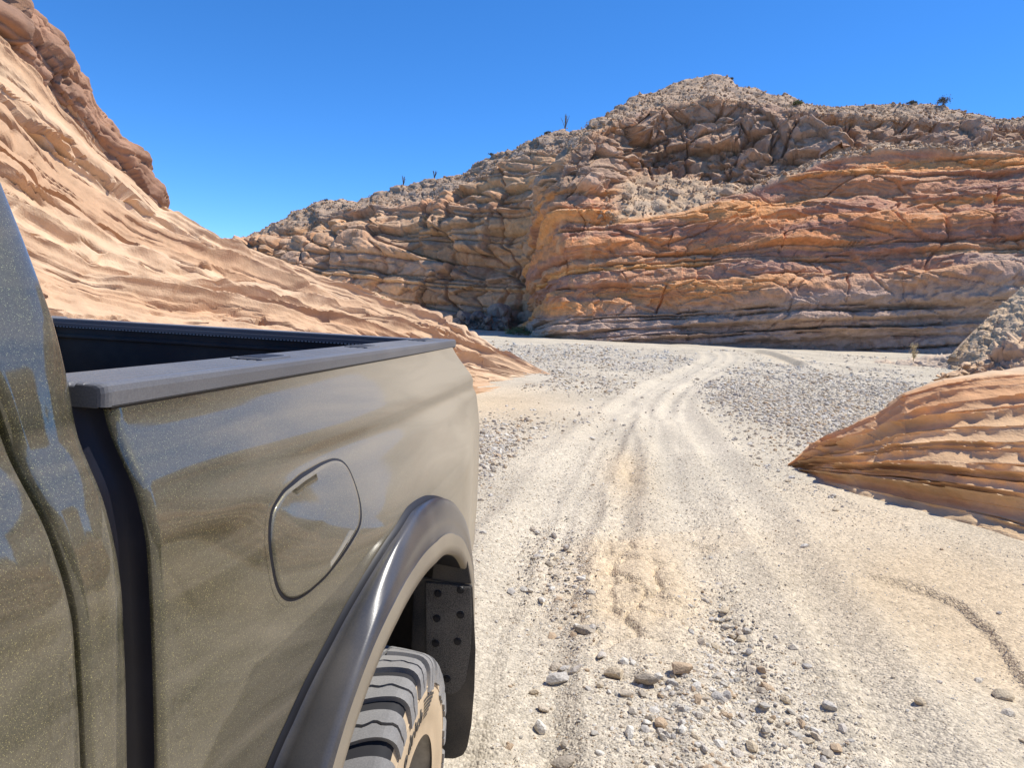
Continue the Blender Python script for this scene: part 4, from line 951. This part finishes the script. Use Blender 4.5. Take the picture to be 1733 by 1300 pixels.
def lathe(name, pr, n, mat):
    pr = np.array(pr); a = np.linspace(0, 2 * math.pi, n, endpoint=False)
    V = np.stack([np.repeat(pr[:, 0][None], n, 0), pr[:, 1][None] * np.sin(a)[:, None], pr[:, 1][None] * np.cos(a)[:, None]], -1); m = len(pr)
    Fq = [(i * m + j, i * m + j + 1, ((i + 1) % n) * m + j + 1, ((i + 1) % n) * m + j) for i in range(n) for j in range(m - 1)]
    me = new_mesh(name, V, Fq, True); me.materials.append(mat); return me
aa_ = np.concatenate([np.linspace(-.305, -.155, 14), np.linspace(-.15, .15, 25), np.linspace(.155, .305, 14)])
tx, tr, _, _ = tyre_profile(aa_)
def tyre_mesh():
    me = lathe('tyre', np.stack([tx, tr], 1), 140, GROOVE); me.materials.append(SIDEM)
    idx = np.array([1 if abs(aa_[k % (len(aa_) - 1)]) > .142 else 0 for k in range(len(me.polygons))]); me.polygons.foreach_set('material_index', idx.astype(np.int32)); return me
TYRE = tyre_mesh()
RIB = lathe('sidewall_rib', [(.136, .302), (.147, .299), (.148, .296), (.138, .293)], 120, SIDEM)
RIM = lathe('rim', [(.10, .208), (.136, .205), (.143, .198), (.136, .190), (.09, .182), (.05, .17), (.045, .12), (.075, .105), (.085, .08), (.085, 0.001)], 64, RIMM)
HUB = lathe('hub_cap', [(.08, .078), (.118, .074), (.128, .064), (.131, .05), (.131, .001)], 40, plain('hub_metal', (.36, .34, .31), .45, .5, var=.25, scale=12))
def letter_mesh(txt, size, r0, ang_start, gap=1.0):
    """raised rubber lettering bent round the sidewall; returns list of meshes and the final angle"""
    out = []; ang = ang_start
    for ch in txt:
        cu = bpy.data.curves.new('c', 'FONT'); cu.body = ch; cu.size = size; cu.extrude = .0012; cu.resolution_u = 3; cu.offset = .0009
        ob = bpy.data.objects.new('c', cu); dg = bpy.context.evaluated_depsgraph_get()
        me = bpy.data.meshes.new_from_object(ob); bpy.data.objects.remove(ob)
        V = np.zeros(len(me.vertices) * 3, np.float32); me.vertices.foreach_get('co', V); V = V.reshape(-1, 3)
        wdt = V[:, 0].max() - V[:, 0].min(); V[:, 0] -= V[:, 0].min()
        th = ang + (V[:, 0] + .18 * V[:, 1]) / (r0 + .02); rr = r0 + V[:, 1] * .95
        bulge = np.interp(rr, tr[::-1][:16], tx[::-1][:16])
        P = np.stack([bulge + .0012 + V[:, 2], rr * np.sin(th), rr * np.cos(th)], 1)
        me.vertices.foreach_set('co', P.ravel()); me.update(); me.materials.clear(); me.materials.append(LETTER); out.append(me)
        ang += (wdt + .007 * gap) / (r0 + .02)
    return out, ang
W_C = np.array([-.405 - .147, 1.62, .368])
LETTERS, end_a = letter_mesh('BFGoodrich', .056, .232, math.radians(-66))
EMB = []
for k in range(6):                                         # striped pennant mark after the word
    a0 = end_a + math.radians(2.2); r0, r1 = .280 - k * .009, .280 - k * .009 - .006; l = .10 - k * .012
    p = []
    for r_ in (r0, r1):
        for q in (0, .33, .66, 1): th = a0 + (q * l) / .26 + (.280 - r_) * .5; p.append((float(np.interp(r_, tr[::-1][:16], tx[::-1][:16])) + .0022, r_ * math.sin(th), r_ * math.cos(th)))
    me = new_mesh('pennant_stripe', p, [(0, 4, 5, 1), (1, 5, 6, 2), (2, 6, 7, 3)], False); me.materials.append(LETTER); EMB.append(me)
def wheel(loc, outward, detail):
    w_ = empty('wheel'); w_.parent = truck; w_.location = tuple(np.array(loc) + TOFF)
    if outward < 0: w_.rotation_euler = (0, 0, math.pi)
    link('tyre', TYRE, None, w_); link('sidewall_rib', RIB, None, w_); link('rim', RIM, None, w_); link('hub_cap', HUB, None, w_)
    n = 22
    for k in range(n):
        a = 2 * math.pi * k / n
        for me, off in ((lug_sh_a if k % 2 else lug_sh_b, 0), (lug_ce, .5), (lug_sb_a if k % 2 else lug_sb_b, .5), (lug_cb, 0)):
            o = bpy.data.objects.new('tread_lug', me); COL.objects.link(o); o.parent = w_; o.rotation_euler = (-(a + off * 2 * math.pi / n + .04), 0, 0)
    if detail:
        for me in LETTERS: link('sidewall_letter', me, None, w_)
        for me in EMB: link('pennant_stripe', me, None, w_)
    return w_
wheel(W_C, 1, True); wheel((-3.24 - W_C[0], W_C[1], W_C[2]), -1, False)
wheel((W_C[0] - .03, W_C[1] - 3.57, W_C[2]), 1, False); wheel((-3.21 - W_C[0], W_C[1] - 3.57, W_C[2]), -1, False)
tbox('rear_axle', -2.54, -.65, W_C[1] - .05, W_C[1] + .05, W_C[2] - .05, W_C[2] + .05, GROOVE, None, .02, 3)
tbox('chassis_frame', -2.0, -1.1, -2.9, 2.9, .62, .78, GROOVE, None, .02)
# ---- cab
SCz = [.45, .6, .8, 1.005, 1.126, 1.244, 1.298, 1.365, 1.438, 1.512, 1.584, 1.681, 1.769, 1.88, 1.97, 2.03, 2.06]
SCx = [-.64, -.60, -.583, -.579, -.581, -.586, -.594, -.612, -.648, -.660, -.679, -.719, -.758, -.805, -.86, -.95, -1.10]
YC1 = .80
def cab_x(z): return pinterp(z, SCz, SCx, .016) + .006
def door_y(z): return np.interp(z, [.5, 1.0, 1.25, 1.35, 1.45, 1.55, 1.75, 2.0], [.716, .716, .712, .702, .690, .672, .62, .55])
zz = np.linspace(.50, 2.055, 190)
rows = []
RC = .055
dy0 = door_y(zz)
rows.append(np.stack([cab_x(zz) - .03, dy0 - .002, zz], 1)); rows.append(np.stack([cab_x(zz) - .010, dy0 + .003, zz], 1)); rows.append(np.stack([cab_x(zz) - .003, dy0 + .007, zz], 1)); rows.append(np.stack([cab_x(zz), dy0 + .013, zz], 1))
for f_ in np.linspace(.15, 1, 4): rows.append(np.stack([cab_x(zz) - .001 * f_, dy0 + .013 + (YC1 - RC - dy0 - .013) * f_ * .98, zz], 1))
for a in np.linspace(8, 90, 12):
    a = math.radians(a); rows.append(np.stack([cab_x(zz) - (RC * .33) * (1 - math.cos(a)), np.full_like(zz, YC1 - RC) + RC * math.sin(a), zz], 1))
rows.append(np.stack([cab_x(zz) - .12, np.full_like(zz, YC1 + .004), zz], 1))
cr_ = np.array(rows); mir = cr_ * [-1, 1, 1] + [-3.24, 0, 0]
tpart('cab_corner', cr_, grid_faces(len(cr_), len(zz), True), PAINT); tpart('cab_corner', mir, grid_faces(len(cr_), len(zz)), PAINT)
def door(y1f, y0, mirror):
    """door skin with a rounded edge at the rear seam; stops at the window sill"""
    zd = np.linspace(.56, 1.50, 130); ye = y1f(zd); R_ = []
    R_.append(np.stack([cab_x(zd) - .035, ye - .010, zd], 1)); R_.append(np.stack([cab_x(zd) - .008, ye - .0095, zd], 1)); R_.append(np.stack([cab_x(zd) - .001, ye - .012, zd], 1)); R_.append(np.stack([cab_x(zd) + .0015, ye - .018, zd], 1))
    for f_ in np.linspace(.05, 1, 14): R_.append(np.stack([cab_x(zd) + .0015, ye - .018 + (y0 - ye + .018) * f_, zd], 1))
    R_.append(np.stack([cab_x(zd) - .02, np.full_like(zd, y0), zd], 1))
    V = np.array(R_)
    if mirror: V = V * [-1, 1, 1] + [-3.24, 0, 0]
    o = tpart('door', V, grid_faces(len(V), len(zd), not mirror), PAINT); 
    hx = cab_x(1.33) + .028
    h_ = tbox('door_handle', *sorted((hx - .02, hx + .012) if not mirror else (-3.24 - hx - .012, -3.24 - hx + .02)), y0 + .62, y0 + .82, 1.315, 1.345, PAINT, o, .008, 3) if y0 < -.2 else None
    # window pane and its frame
    zw = np.linspace(1.50, 1.92, 20); y1w = np.interp(zw, [1.5, 1.92], [float(np.min(ye)) - .10, float(np.min(ye)) - .20])
    W = np.array([np.stack([cab_x(zw) - .012, y1w, zw], 1), np.stack([cab_x(zw) - .012, np.full_like(zw, y0 + .06), zw], 1)])
    W2 = np.array([np.stack([cab_x(zw) - .004, y1w + .07, zw], 1), np.stack([cab_x(zw) - .006, y1w - .003, zw], 1)])
    if mirror: W, W2 = W * [-1, 1, 1] + [-3.24, 0, 0], W2 * [-1, 1, 1] + [-3.24, 0, 0]
    tpart('window_pane', W, grid_faces(2, 20, not mirror), GLASS, o); tpart('window_frame', W2, grid_faces(2, 20, not mirror), PAINT, o)
for mi in (False, True):
    door(door_y, -.36, mi); door(lambda z: np.full_like(z, -.372), -1.42, mi)
# seam backing behind the door edge, rear cab wall, roof, hood
zs_ = np.linspace(.56, 1.95, 60); tv = np.array([np.stack([cab_x(zs_) - .034, door_y(zs_) - .03, zs_], 1), np.stack([cab_x(zs_) - .034, door_y(zs_) + .02, zs_], 1)])
tpart('door_seal', tv, grid_faces(2, 60, True), DARKGAP)
tbox('cab_rear_wall', -2.56, -.72, YC1 - .02, YC1 + .002, .70, 1.48, DARKBODY, None, .004)
tbox('rear_window', -2.34, -.90, YC1 - .05, YC1 - .01, 1.48, 1.88, GLASS, None, .01)
tbox('cab_rear_header', -2.38, -.86, YC1 - .04, YC1, 1.88, 2.03, PAINT, None, .01)
ry = np.linspace(YC1, -.75, 12); rx = np.linspace(-1.06, -2.18, 16); Yr, Xr = np.meshgrid(ry, rx, indexing='ij')
tpart('roof', np.stack([Xr, Yr, 2.055 + .03 * np.cos((Xr + 1.62) / .5 * 1.3) * np.sin(np.clip((Yr + .8) / 1.6, 0, 1) * math.pi) ** .5], -1), grid_faces(12, 16), PAINT)
V = np.array([[(x, -.75, 2.055) for x in rx], [(-1.62 + (x + 1.62) * 1.45, -1.45, 1.47) for x in rx]]); tpart('windshield', V, grid_faces(2, 16), GLASS)
hy = np.linspace(-1.40, -2.75, 20); hx_ = np.linspace(-.70, -2.54, 30); Yh, Xh = np.meshgrid(hy, hx_, indexing='ij')
tpart('hood', np.stack([Xh, Yh, 1.45 - .05 * ((Xh + 1.62) / .92) ** 4 - .10 * ((-1.4 - Yh) / 1.35) ** 2], -1), grid_faces(20, 30), PAINT)
for mi in (False, True):
    yf_ = np.linspace(-1.43, -2.75, 90); zf_ = np.linspace(.56, 1.40, 60); Yf, Zf = np.meshgrid(yf_, zf_, indexing='ij'); Xf = cab_x(np.minimum(Zf, 1.43)) - .12 * sstep(-2.3, -2.78, Yf)
    Fc = grid_faces(90, 60, not mi == False); V = np.stack([Xf, Yf, Zf], -1)
    keep = np.hypot(Yf.ravel()[Fc].mean(1) + 2.05, Zf.ravel()[Fc].mean(1) - .45) > .56
    tpart('front_fender', V if not mi else V * [-1, 1, 1] + [-3.24, 0, 0], Fc[keep], PAINT)
tbox('grille', -2.49, -.75, -2.80, -2.72, .95, 1.36, CAPP, None, .02); tbox('front_bumper', -2.59, -.65, -2.98, -2.74, .60, .90, CAPP, None, .04, 3)
tbox('rocker_panel', -.66, -.60, -1.40, .79, .45, .56, CAPP, None, .015); tbox('rocker_panel', -2.64, -2.58, -1.40, .79, .45, .56, CAPP, None, .015)
# ------------------------------------------------------------------ stones, gravel, talus
def stone_mesh(name, seed, sub, flat=.62, mat=None, ang=.0):
    bm = bmesh.new(); bmesh.ops.create_icosphere(bm, subdivisions=sub, radius=1)
    V = np.array([v.co for v in bm.verts]); r = np.random.default_rng(seed)
    ax = np.array([1, .65 + .35 * r.random(), flat * (.75 + .5 * r.random())])
    P = V * (1 + .28 * fbm(V[:, 0] * .9 + seed, V[:, 1] * .9, V[:, 2] * .9, 2, seed))[:, None]
    for k in range(5 + int(ang * 8)):                      # chop flat facets
        n = r.normal(size=3); n /= np.linalg.norm(n); d = .62 + .25 * r.random(); e = P @ n - d; P = P - np.where(e > 0, e * .9, 0)[:, None] * n
    P = P * ax + (.03 * perlin(V[:, 0] * 3, V[:, 1] * 3, V[:, 2] * 3, seed + 3))[:, None]
    for v, p in zip(bm.verts, P): v.co = p
    for f in bm.faces: f.smooth = False
    me = bpy.data.meshes.new(name); bm.to_mesh(me); bm.free()
    if mat: me.materials.append(mat)
    return me
def scatter(name, pts, rad, protos, mat, label, cat=None):
    """uncountable stones: points carrying one stone each, as a single object"""
    n = len(pts); me = bpy.data.meshes.new(name); me.vertices.add(n); me.vertices.foreach_set('co', np.asarray(pts, np.float32).ravel())
    a = me.attributes.new('rad', 'FLOAT_VECTOR', 'POINT'); sc = np.asarray(rad)[:, None] * (.8 + .4 * rng.random((n, 3))); a.data.foreach_set('vector', sc.astype(np.float32).ravel())
    a = me.attributes.new('rot', 'FLOAT_VECTOR', 'POINT'); ro = np.stack([rng.normal(0, .35, n), rng.normal(0, .35, n), rng.random(n) * 6.283], 1); a.data.foreach_set('vector', ro.astype(np.float32).ravel())
    a = me.attributes.new('pick', 'INT', 'POINT'); a.data.foreach_set('value', rng.integers(0, len(protos), n).astype(np.int32))
    o = link(name, me, mat)
    ng = bpy.data.node_groups.new(name, 'GeometryNodeTree'); ng.interface.new_socket('Geometry', in_out='INPUT', socket_type='NodeSocketGeometry'); ng.interface.new_socket('Geometry', in_out='OUTPUT', socket_type='NodeSocketGeometry')
    N, L = ng.nodes, ng.links; gi, go = N.new('NodeGroupInput'), N.new('NodeGroupOutput')
    ip = N.new('GeometryNodeInstanceOnPoints'); L.new(gi.outputs[0], ip.inputs['Points']); L.new(ip.outputs[0], go.inputs[0])
    colp = bpy.data.collections.new(name + '_shapes')
    for m_ in protos:
        po = bpy.data.objects.new('stone_shape', m_); colp.objects.link(po)
    ci = N.new('GeometryNodeCollectionInfo'); ci.inputs[0].default_value = colp; ci.inputs['Separate Children'].default_value = True; ci.inputs['Reset Children'].default_value = True
    L.new(ci.outputs[0], ip.inputs['Instance']); ip.inputs['Pick Instance'].default_value = True
    for nm, ty, sock in (('rad', 'FLOAT_VECTOR', 'Scale'), ('rot', 'FLOAT_VECTOR', 'Rotation'), ('pick', 'INT', 'Instance Index')):
        na = N.new('GeometryNodeInputNamedAttribute'); na.data_type = ty; na.inputs['Name'].default_value = nm
        out = [q for q in na.outputs if q.enabled][0]
        if sock == 'Rotation':
            er = N.new('FunctionNodeEulerToRotation'); L.new(out, er.inputs[0]); out = er.outputs[0]
        L.new(out, ip.inputs[sock])
    md = o.modifiers.new('stones', 'NODES'); md.node_group = ng
    tag(o, label, cat, None, 'stuff'); return o
PEB = [stone_mesh('pebble', 900 + k, 1, .6, MAT_STONE) for k in range(10)]
TAL = [stone_mesh('rubble', 930 + k, 1, .8, MAT_BOULDER, .8) for k in range(8)]
# candidate ground points: denser near the camera, thinned by the gravel map
def wash_points(n, y0, y1, pw):
    y = np.exp(rng.uniform(np.log(y0), np.log(y1), n)); xl, xr = -.24 * y - .25, .70 * y + .35
    x = rng.uniform(xl, xr); return x, y
def under_rock(x, y):
    tip = O0; inside = (np.interp(y, O0[::-1, 1], O0[::-1, 0], left=9, right=99) < x) & (y < 8.6) & (y > O0[:, 1].min())
    lx = np.interp(y, Bc[::-1, 1], Bc[::-1, 0], left=-6, right=-99)
    return inside | ((x < lx) & (y < 18.8)) | ((x < -.36) & (y < 3.3))
x, y = wash_points(150000, 2.0, 50, 0); z, g, li, mu, sc_ = ground_fields(x, y)
keep = (rng.random(len(x)) < np.clip(g * .60 + .05, 0, 1) * (1 - .85 * mu) * (1 - .4 * li)) & ~under_rock(x, y)
x, y, z, g = x[keep], y[keep], z[keep], g[keep]
rad = .0042 * (rng.random(len(x)) ** -.42) * (.55 + .6 * np.clip(g, 0, 1.3)) * np.clip(y / 3.4, .75, 3.4); rad = np.minimum(rad, .024 + .0022 * y)
scatter('gravel', np.stack([x, y, z + rad * .12], 1), rad, PEB, MAT_STONE, 'loose grey and tan gravel strewn over the wash floor', 'gravel')
x, y = wash_points(120000, 2.0, 9, 0); z, g, li, mu, sc_ = ground_fields(x, y)
keep = (rng.random(len(x)) < np.clip(g * .5 + .30, 0, 1) * (1 - .8 * mu)) & ~under_rock(x, y); x, y, z = x[keep], y[keep], z[keep]
rad = (.0022 + .0035 * rng.random(len(x)) ** 3) * np.clip(y / 3, .9, 2.2)
scatter('grit', np.stack([x, y, z + rad * .1], 1), rad, PEB[:5], MAT_STONE, 'fine pale grit covering the near wash floor', 'grit')
# the larger stones, each one a thing
BIG = [stone_mesh('stone', 960 + k, 2, .62, MAT_STONE, .5) for k in range(12)]
named = [((1000, 1008), .042, 'fist sized dark grey stone beside the cracked mud, left of the track'), ((990, 1066), .060, 'pale speckled stone at the head of the stone line left of the track'),
         ((945, 1140), .062, 'flat whitish slab stone lying near the mud flap'), ((1040, 1147), .055, 'rounded grey stone at the lower end of the mud patch'),
         ((1092, 1165), .062, 'wide grey stone half buried below the mud patch'), ((1152, 1150), .058, 'pale angular stone at the right end of the mud patch'),
         ((1018, 1110), .045, 'pale blocky stone among the row of stones'), ((985, 975), .040, 'flat dark stone at the top of the stone row'),
         ((955, 1280), .058, 'rust brown clod at the bottom edge of the picture'), ((915, 1215), .045, 'tan clod with a white stone beside it near the flap'), ((920, 1188), .034, 'small white stone on the tan gravel near the flap'),
         ((1555, 1195), .030, 'dark elongated stone on the sandy right side'), ((1695, 1180), .055, 'flat pale slab stone at the right edge'), ((1300, 1160), .042, 'large white cobble in the gravel strip right of the mud patch')]
for (u, v), r, lab in named:
    p = at_z(u, v); zz_ = float(ground_z(p[0], p[1])[0])
    o = bpy.data.objects.new('stone', BIG[len(lab) % 12]); COL.objects.link(o); o.location = (p[0], p[1], zz_ + r * .28); o.scale = (r, r * .8, r * .8)
    o.rotation_euler = (rng.normal(0, .2), rng.normal(0, .2), rng.random() * 6.28); tag(o, lab, 'stone', 'larger stones on the wash floor')
x, y = wash_points(6000, 2.1, 46, 0); z, g, li, mu, sc_ = ground_fields(x, y)
keep = (rng.random(len(x)) < np.clip(g - .45, 0, 1)) & ~under_rock(x, y); x, y, z = x[keep][:280], y[keep][:280], z[keep][:280]
for k in range(len(x)):
    r = (.016 + .016 * rng.random() ** 2) * (1 + .10 * y[k]); o = bpy.data.objects.new('stone', BIG[k % 12]); COL.objects.link(o)
    o.location = (x[k], y[k], z[k] + r * .22); o.scale = (r, r * (.7 + .3 * rng.random()), r * .85); o.rotation_euler = (rng.normal(0, .3), rng.normal(0, .3), rng.random() * 6.28)
    near_ = 'small stone among the gravel of the near wash' if y[k] < 6 else 'cobble on the gravel bars of the middle wash' if y[k] < 18 else 'grey cobble on the far gravel bar before the cliff'
    tag(o, near_, 'stone', 'loose stones near the camera' if y[k] < 6 else 'cobbles of the middle wash' if y[k] < 18 else 'cobbles of the far wash')
# talus on the bench and the debris dome, and the far skyline
def talus(name, Vv, Zz_, z0, z1, n, r0, r1, label, umin=None):
    m = (Zz_ > z0) & (Zz_ < z1); P = Vv[m]
    if umin: 
        u_, v_, _ = project(P); P = P[u_ > umin]
    P = P[rng.integers(0, len(P), n)] + rng.normal(0, .15, (n, 3)) * [1, 1, .2]
    rad = r0 * rng.random(n) ** -.45; rad = np.minimum(rad, r1); scatter(name, P, rad, TAL, MAT_BOULDER, label, 'rubble')
talus('talus_debris', CLIFF_V, CLIFF_Z, 2.05, 2.95, 2600, .07, .34, 'tan rubble lying on the sloping bench between the cliff bands', 1015)
talus('dome_debris', CLIFF_V, CLIFF_Z, 3.95, 5.05, 5500, .06, .26, 'pale rubble covering the rounded hilltop', 960)
talus('ridge_debris', FARCLIFF_V, FARCLIFF_Z, 2.9, 4.05, 4200, .08, .32, 'pale rubble along the far left ridge')
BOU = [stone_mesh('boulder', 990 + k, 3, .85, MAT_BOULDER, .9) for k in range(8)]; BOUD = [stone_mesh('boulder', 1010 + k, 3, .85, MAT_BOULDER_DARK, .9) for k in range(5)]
def near_px(Vv, u, v):
    uu, vv, dd = project(Vv); m = (uu - u) ** 2 + (vv - v) ** 2; i = np.unravel_index(np.argmin(m), m.shape); return Vv[i]
for (u, v), r, lab in [((1185, 298), 1.1, 'upright orange boulder standing at the foot of the upper cliff'), ((1100, 318), .7, 'boulder resting in the middle of the talus bench'), ((1060, 335), .55, 'boulder low on the left part of the talus bench'),
                       ((1140, 330), .6, 'boulder on the lower middle of the talus bench'), ((1230, 330), .8, 'boulder at the right end of the talus bench'), ((1010, 300), .6, 'boulder above the left buttress of the cliff')]:
    p = near_px(CLIFF_V, u, v); o = bpy.data.objects.new('boulder', BOU[len(lab) % 8]); COL.objects.link(o); o.location = tuple(p + [0, -.1, r * .3]); o.scale = (r, r * .9, r * (1.25 if 'upright' in lab else .8)); o.rotation_euler = (.1, .2, u * .7)
    tag(o, lab, 'boulder', 'boulders on the talus bench')
dk = [(775,545),(790,540),(800,548),(812,532),(822,545),(835,538),(845,548),(850,530),(805,556),(826,556),(842,524),(782,552)]
for k, (u, v) in enumerate(dk):
    yb = 84 + (k % 3); p = at_y(u, v, yb); r = .9 + .7 * rng.random(); o = bpy.data.objects.new('boulder', BOUD[k % 5]); COL.objects.link(o)
    o.location = (p[0], p[1], max(-.2, p[2] - .2)); o.scale = (r, r, r * .85); o.rotation_euler = (rng.random(), rng.random(), rng.random() * 6)
    tag(o, 'dark boulder in the shaded heap at the foot of the far left cliff', 'boulder', 'shaded boulders below the far left cliff')
dn = np.array([at_y(rng.uniform(770, 860), rng.uniform(535, 562), rng.uniform(82, 87)) for _ in range(160)]); dn[:, 2] = np.clip(dn[:, 2], -.4, 3)
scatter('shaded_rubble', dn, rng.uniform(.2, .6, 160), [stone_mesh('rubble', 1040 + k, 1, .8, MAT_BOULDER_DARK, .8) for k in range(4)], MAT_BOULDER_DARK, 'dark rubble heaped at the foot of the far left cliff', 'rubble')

# ------------------------------------------------------------------ plants
LEAF = plain('desert_leaf', (.16, .17, .06), .7, var=.3, scale=2); LEAFG = plain('grey_leaf', (.13, .125, .09), .8); TWIG = plain('dry_twig', (.16, .12, .085), .85); STRAW = plain('straw_stalk', (.55, .42, .22), .8)
def tubes(name, lines, mat, parent, n=5):
    V, Fq = [], []
    for pts, r0, r1 in lines:
        b0 = len(V); m_ = len(pts)
        for i, p in enumerate(pts):
            r = r0 + (r1 - r0) * i / max(1, m_ - 1)
            for k in range(n): a = 2 * math.pi * k / n; V.append((p[0] + r * math.cos(a), p[1] + r * math.sin(a), p[2]))
        for i in range(m_ - 1):
            for k in range(n): Fq.append((b0 + i * n + k, b0 + i * n + (k + 1) % n, b0 + (i + 1) * n + (k + 1) % n, b0 + (i + 1) * n + k))
    me = new_mesh(name, V, Fq, True); return link(name, me, mat, parent)
def leaves(name, centers, size, mat, parent, seed):
    r = np.random.default_rng(seed); n = len(centers); d = r.normal(size=(n, 3)); d /= np.linalg.norm(d, axis=1, keepdims=True); e = np.cross(d, r.normal(size=(n, 3))); e /= np.linalg.norm(e, axis=1, keepdims=True)
    c = np.asarray(centers); sz = size * (.6 + .8 * r.random((n, 1)))
    V = np.stack([c - d * sz, c + e * sz * .4, c + d * sz, c - e * sz * .4], 1).reshape(-1, 3); me = new_mesh(name, V, np.arange(4 * n).reshape(-1, 4), False); return link(name, me, mat, parent)
def bush(loc, rx, rz, label, mat, group=None, n=700, size=.05, seed=1, name='shrub'):
    t_ = empty(name, loc); r = np.random.default_rng(seed); lines, cs_ = [], []
    for k in range(16):
        a, b = r.random() * 6.28, r.random() ** .6; tip = np.array([rx * b * math.cos(a), rx * b * math.sin(a), rz * (1 - .5 * b * b) * (.7 + .4 * r.random())]); mid_ = tip * [.35, .35, .55]
        lines.append(([np.array([0, 0, -.12]), mid_, tip], .012 * rx + .006, .004)); 
        for _ in range(n // 16): q_ = .35 + .65 * r.random(); cs_.append(mid_ * (1 - q_) * 1.2 + tip * q_ + r.normal(0, .13, 3) * [rx, rx, rz])
    tubes('stem', lines, TWIG, t_); leaves('foliage', cs_, size, mat, t_, seed); tag(t_, label, 'shrub', group); return t_
def ocotillo(loc, h, label, seed):
    t_ = empty('ocotillo_plant', loc); r = np.random.default_rng(seed); lines, cs_ = [], []
    for k in range(9):
        a = r.random() * 6.28; sp = h * (.10 + .22 * r.random()); hh = h * (.7 + .3 * r.random())
        pts = [np.array([sp * f ** 1.3 * math.cos(a), sp * f ** 1.3 * math.sin(a), hh * f - .3 * (f == 0)]) for f in np.linspace(0, 1, 6)]; lines.append((pts, .045, .022))
        for f in np.linspace(.15, 1, 26): cs_.append(np.array([sp * f ** 1.3 * math.cos(a), sp * f ** 1.3 * math.sin(a), hh * f]) + r.normal(0, .04, 3))
    tubes('stem', lines, TWIG, t_); leaves('foliage', cs_, .06, LEAFG, t_, seed); tag(t_, label, 'plant', 'wand shaped plants on the skyline'); return t_
def sky_pt(Vv, u):
    uu, vv, dd = project(Vv); vv = np.where(np.abs(uu - u) < 3, vv, 9999); i = np.unravel_index(np.argmin(vv), vv.shape); return Vv[i]
for u, h, lab, sd_ in [(955, 2.3, 'tall dark wand plant on the skyline where the hilltop rises', 1), (680, 1.6, 'wand plant on the left ridge skyline, leftmost of its kind', 2), (733, 1.4, 'thin wand plant on the middle of the left ridge skyline', 3)]:
    ocotillo(tuple(sky_pt(FARCLIFF_V, u) + [0, 0, -.15]), h, lab, sd_)
for u, rx, rz, lab, sd_, Vv in [(830, .6, .4, 'low grey shrub on the left ridge skyline below the tall wand plant', 11, FARCLIFF_V), (925, .6, .4, 'tiny grey shrub just left of the tall wand plant', 12, FARCLIFF_V), (550, .5, .35, 'low grey shrub at the left end of the ridge', 13, FARCLIFF_V),
                                (1600, .9, .9, 'open twiggy shrub on the right skyline', 14, CLIFF_V), (1540, .6, .4, 'low shrub on the right skyline beside the twiggy one', 15, CLIFF_V), (1240, .35, .22, 'tiny shrub on the slope of the rounded hilltop', 16, CLIFF_V)]:
    bush(tuple(sky_pt(Vv, u) + [0, 0, -.1]), rx, rz, lab, LEAFG, 'small shrubs on the skyline', 420, .09, sd_)
p = near_px(CLIFF_V, 1350, 178); bush(tuple(p), .6, .5, 'dark green shrub growing in a crack near the hilltop', LEAF, None, 600, .08, 21)
p = at_y(632, 502, 20.6); bush((p[0], p[1], p[2] - .28), .34, .42, 'yellow green bush peeping over the crest of the pale slope', LEAF, None, 900, .03, 22)
p = at_y(878, 558, 66); bush((p[0], p[1], p[2] - .6), 1.3, .85, 'yellow green bush at the foot of the cliff by the bend', LEAF, None, 1800, .07, 23)
p = at_y(862, 562, 68); bush((p[0], p[1], p[2] - .4), .8, .45, 'low straw coloured bush left of the green bush at the cliff foot', plain('straw_leaf', (.36, .30, .14), .8), None, 900, .06, 24)
p = at_y(1546, 610, 31); t_ = empty('dry_stalk', tuple(p + [0, 0, -.05])); r = np.random.default_rng(5); lines, cs_ = [], []
for k in range(9):
    a = r.random() * 6.28; hh = .35 + .45 * r.random(); sp = .16 * r.random() + .04; pts = [np.array([sp * f ** 2 * math.cos(a), sp * f ** 2 * math.sin(a), hh * f]) for f in np.linspace(0, 1, 5)]; lines.append((pts, .012, .006)); cs_ += [pts[-1] + r.normal(0, .05, 3) for _ in range(14)] + [pts[2] + r.normal(0, .05, 3) for _ in range(6)]
tubes('stem', lines, STRAW, t_); leaves('foliage', cs_, .035, STRAW, t_, 6); tag(t_, 'dry straw coloured plant standing alone before the right cliff', 'plant')
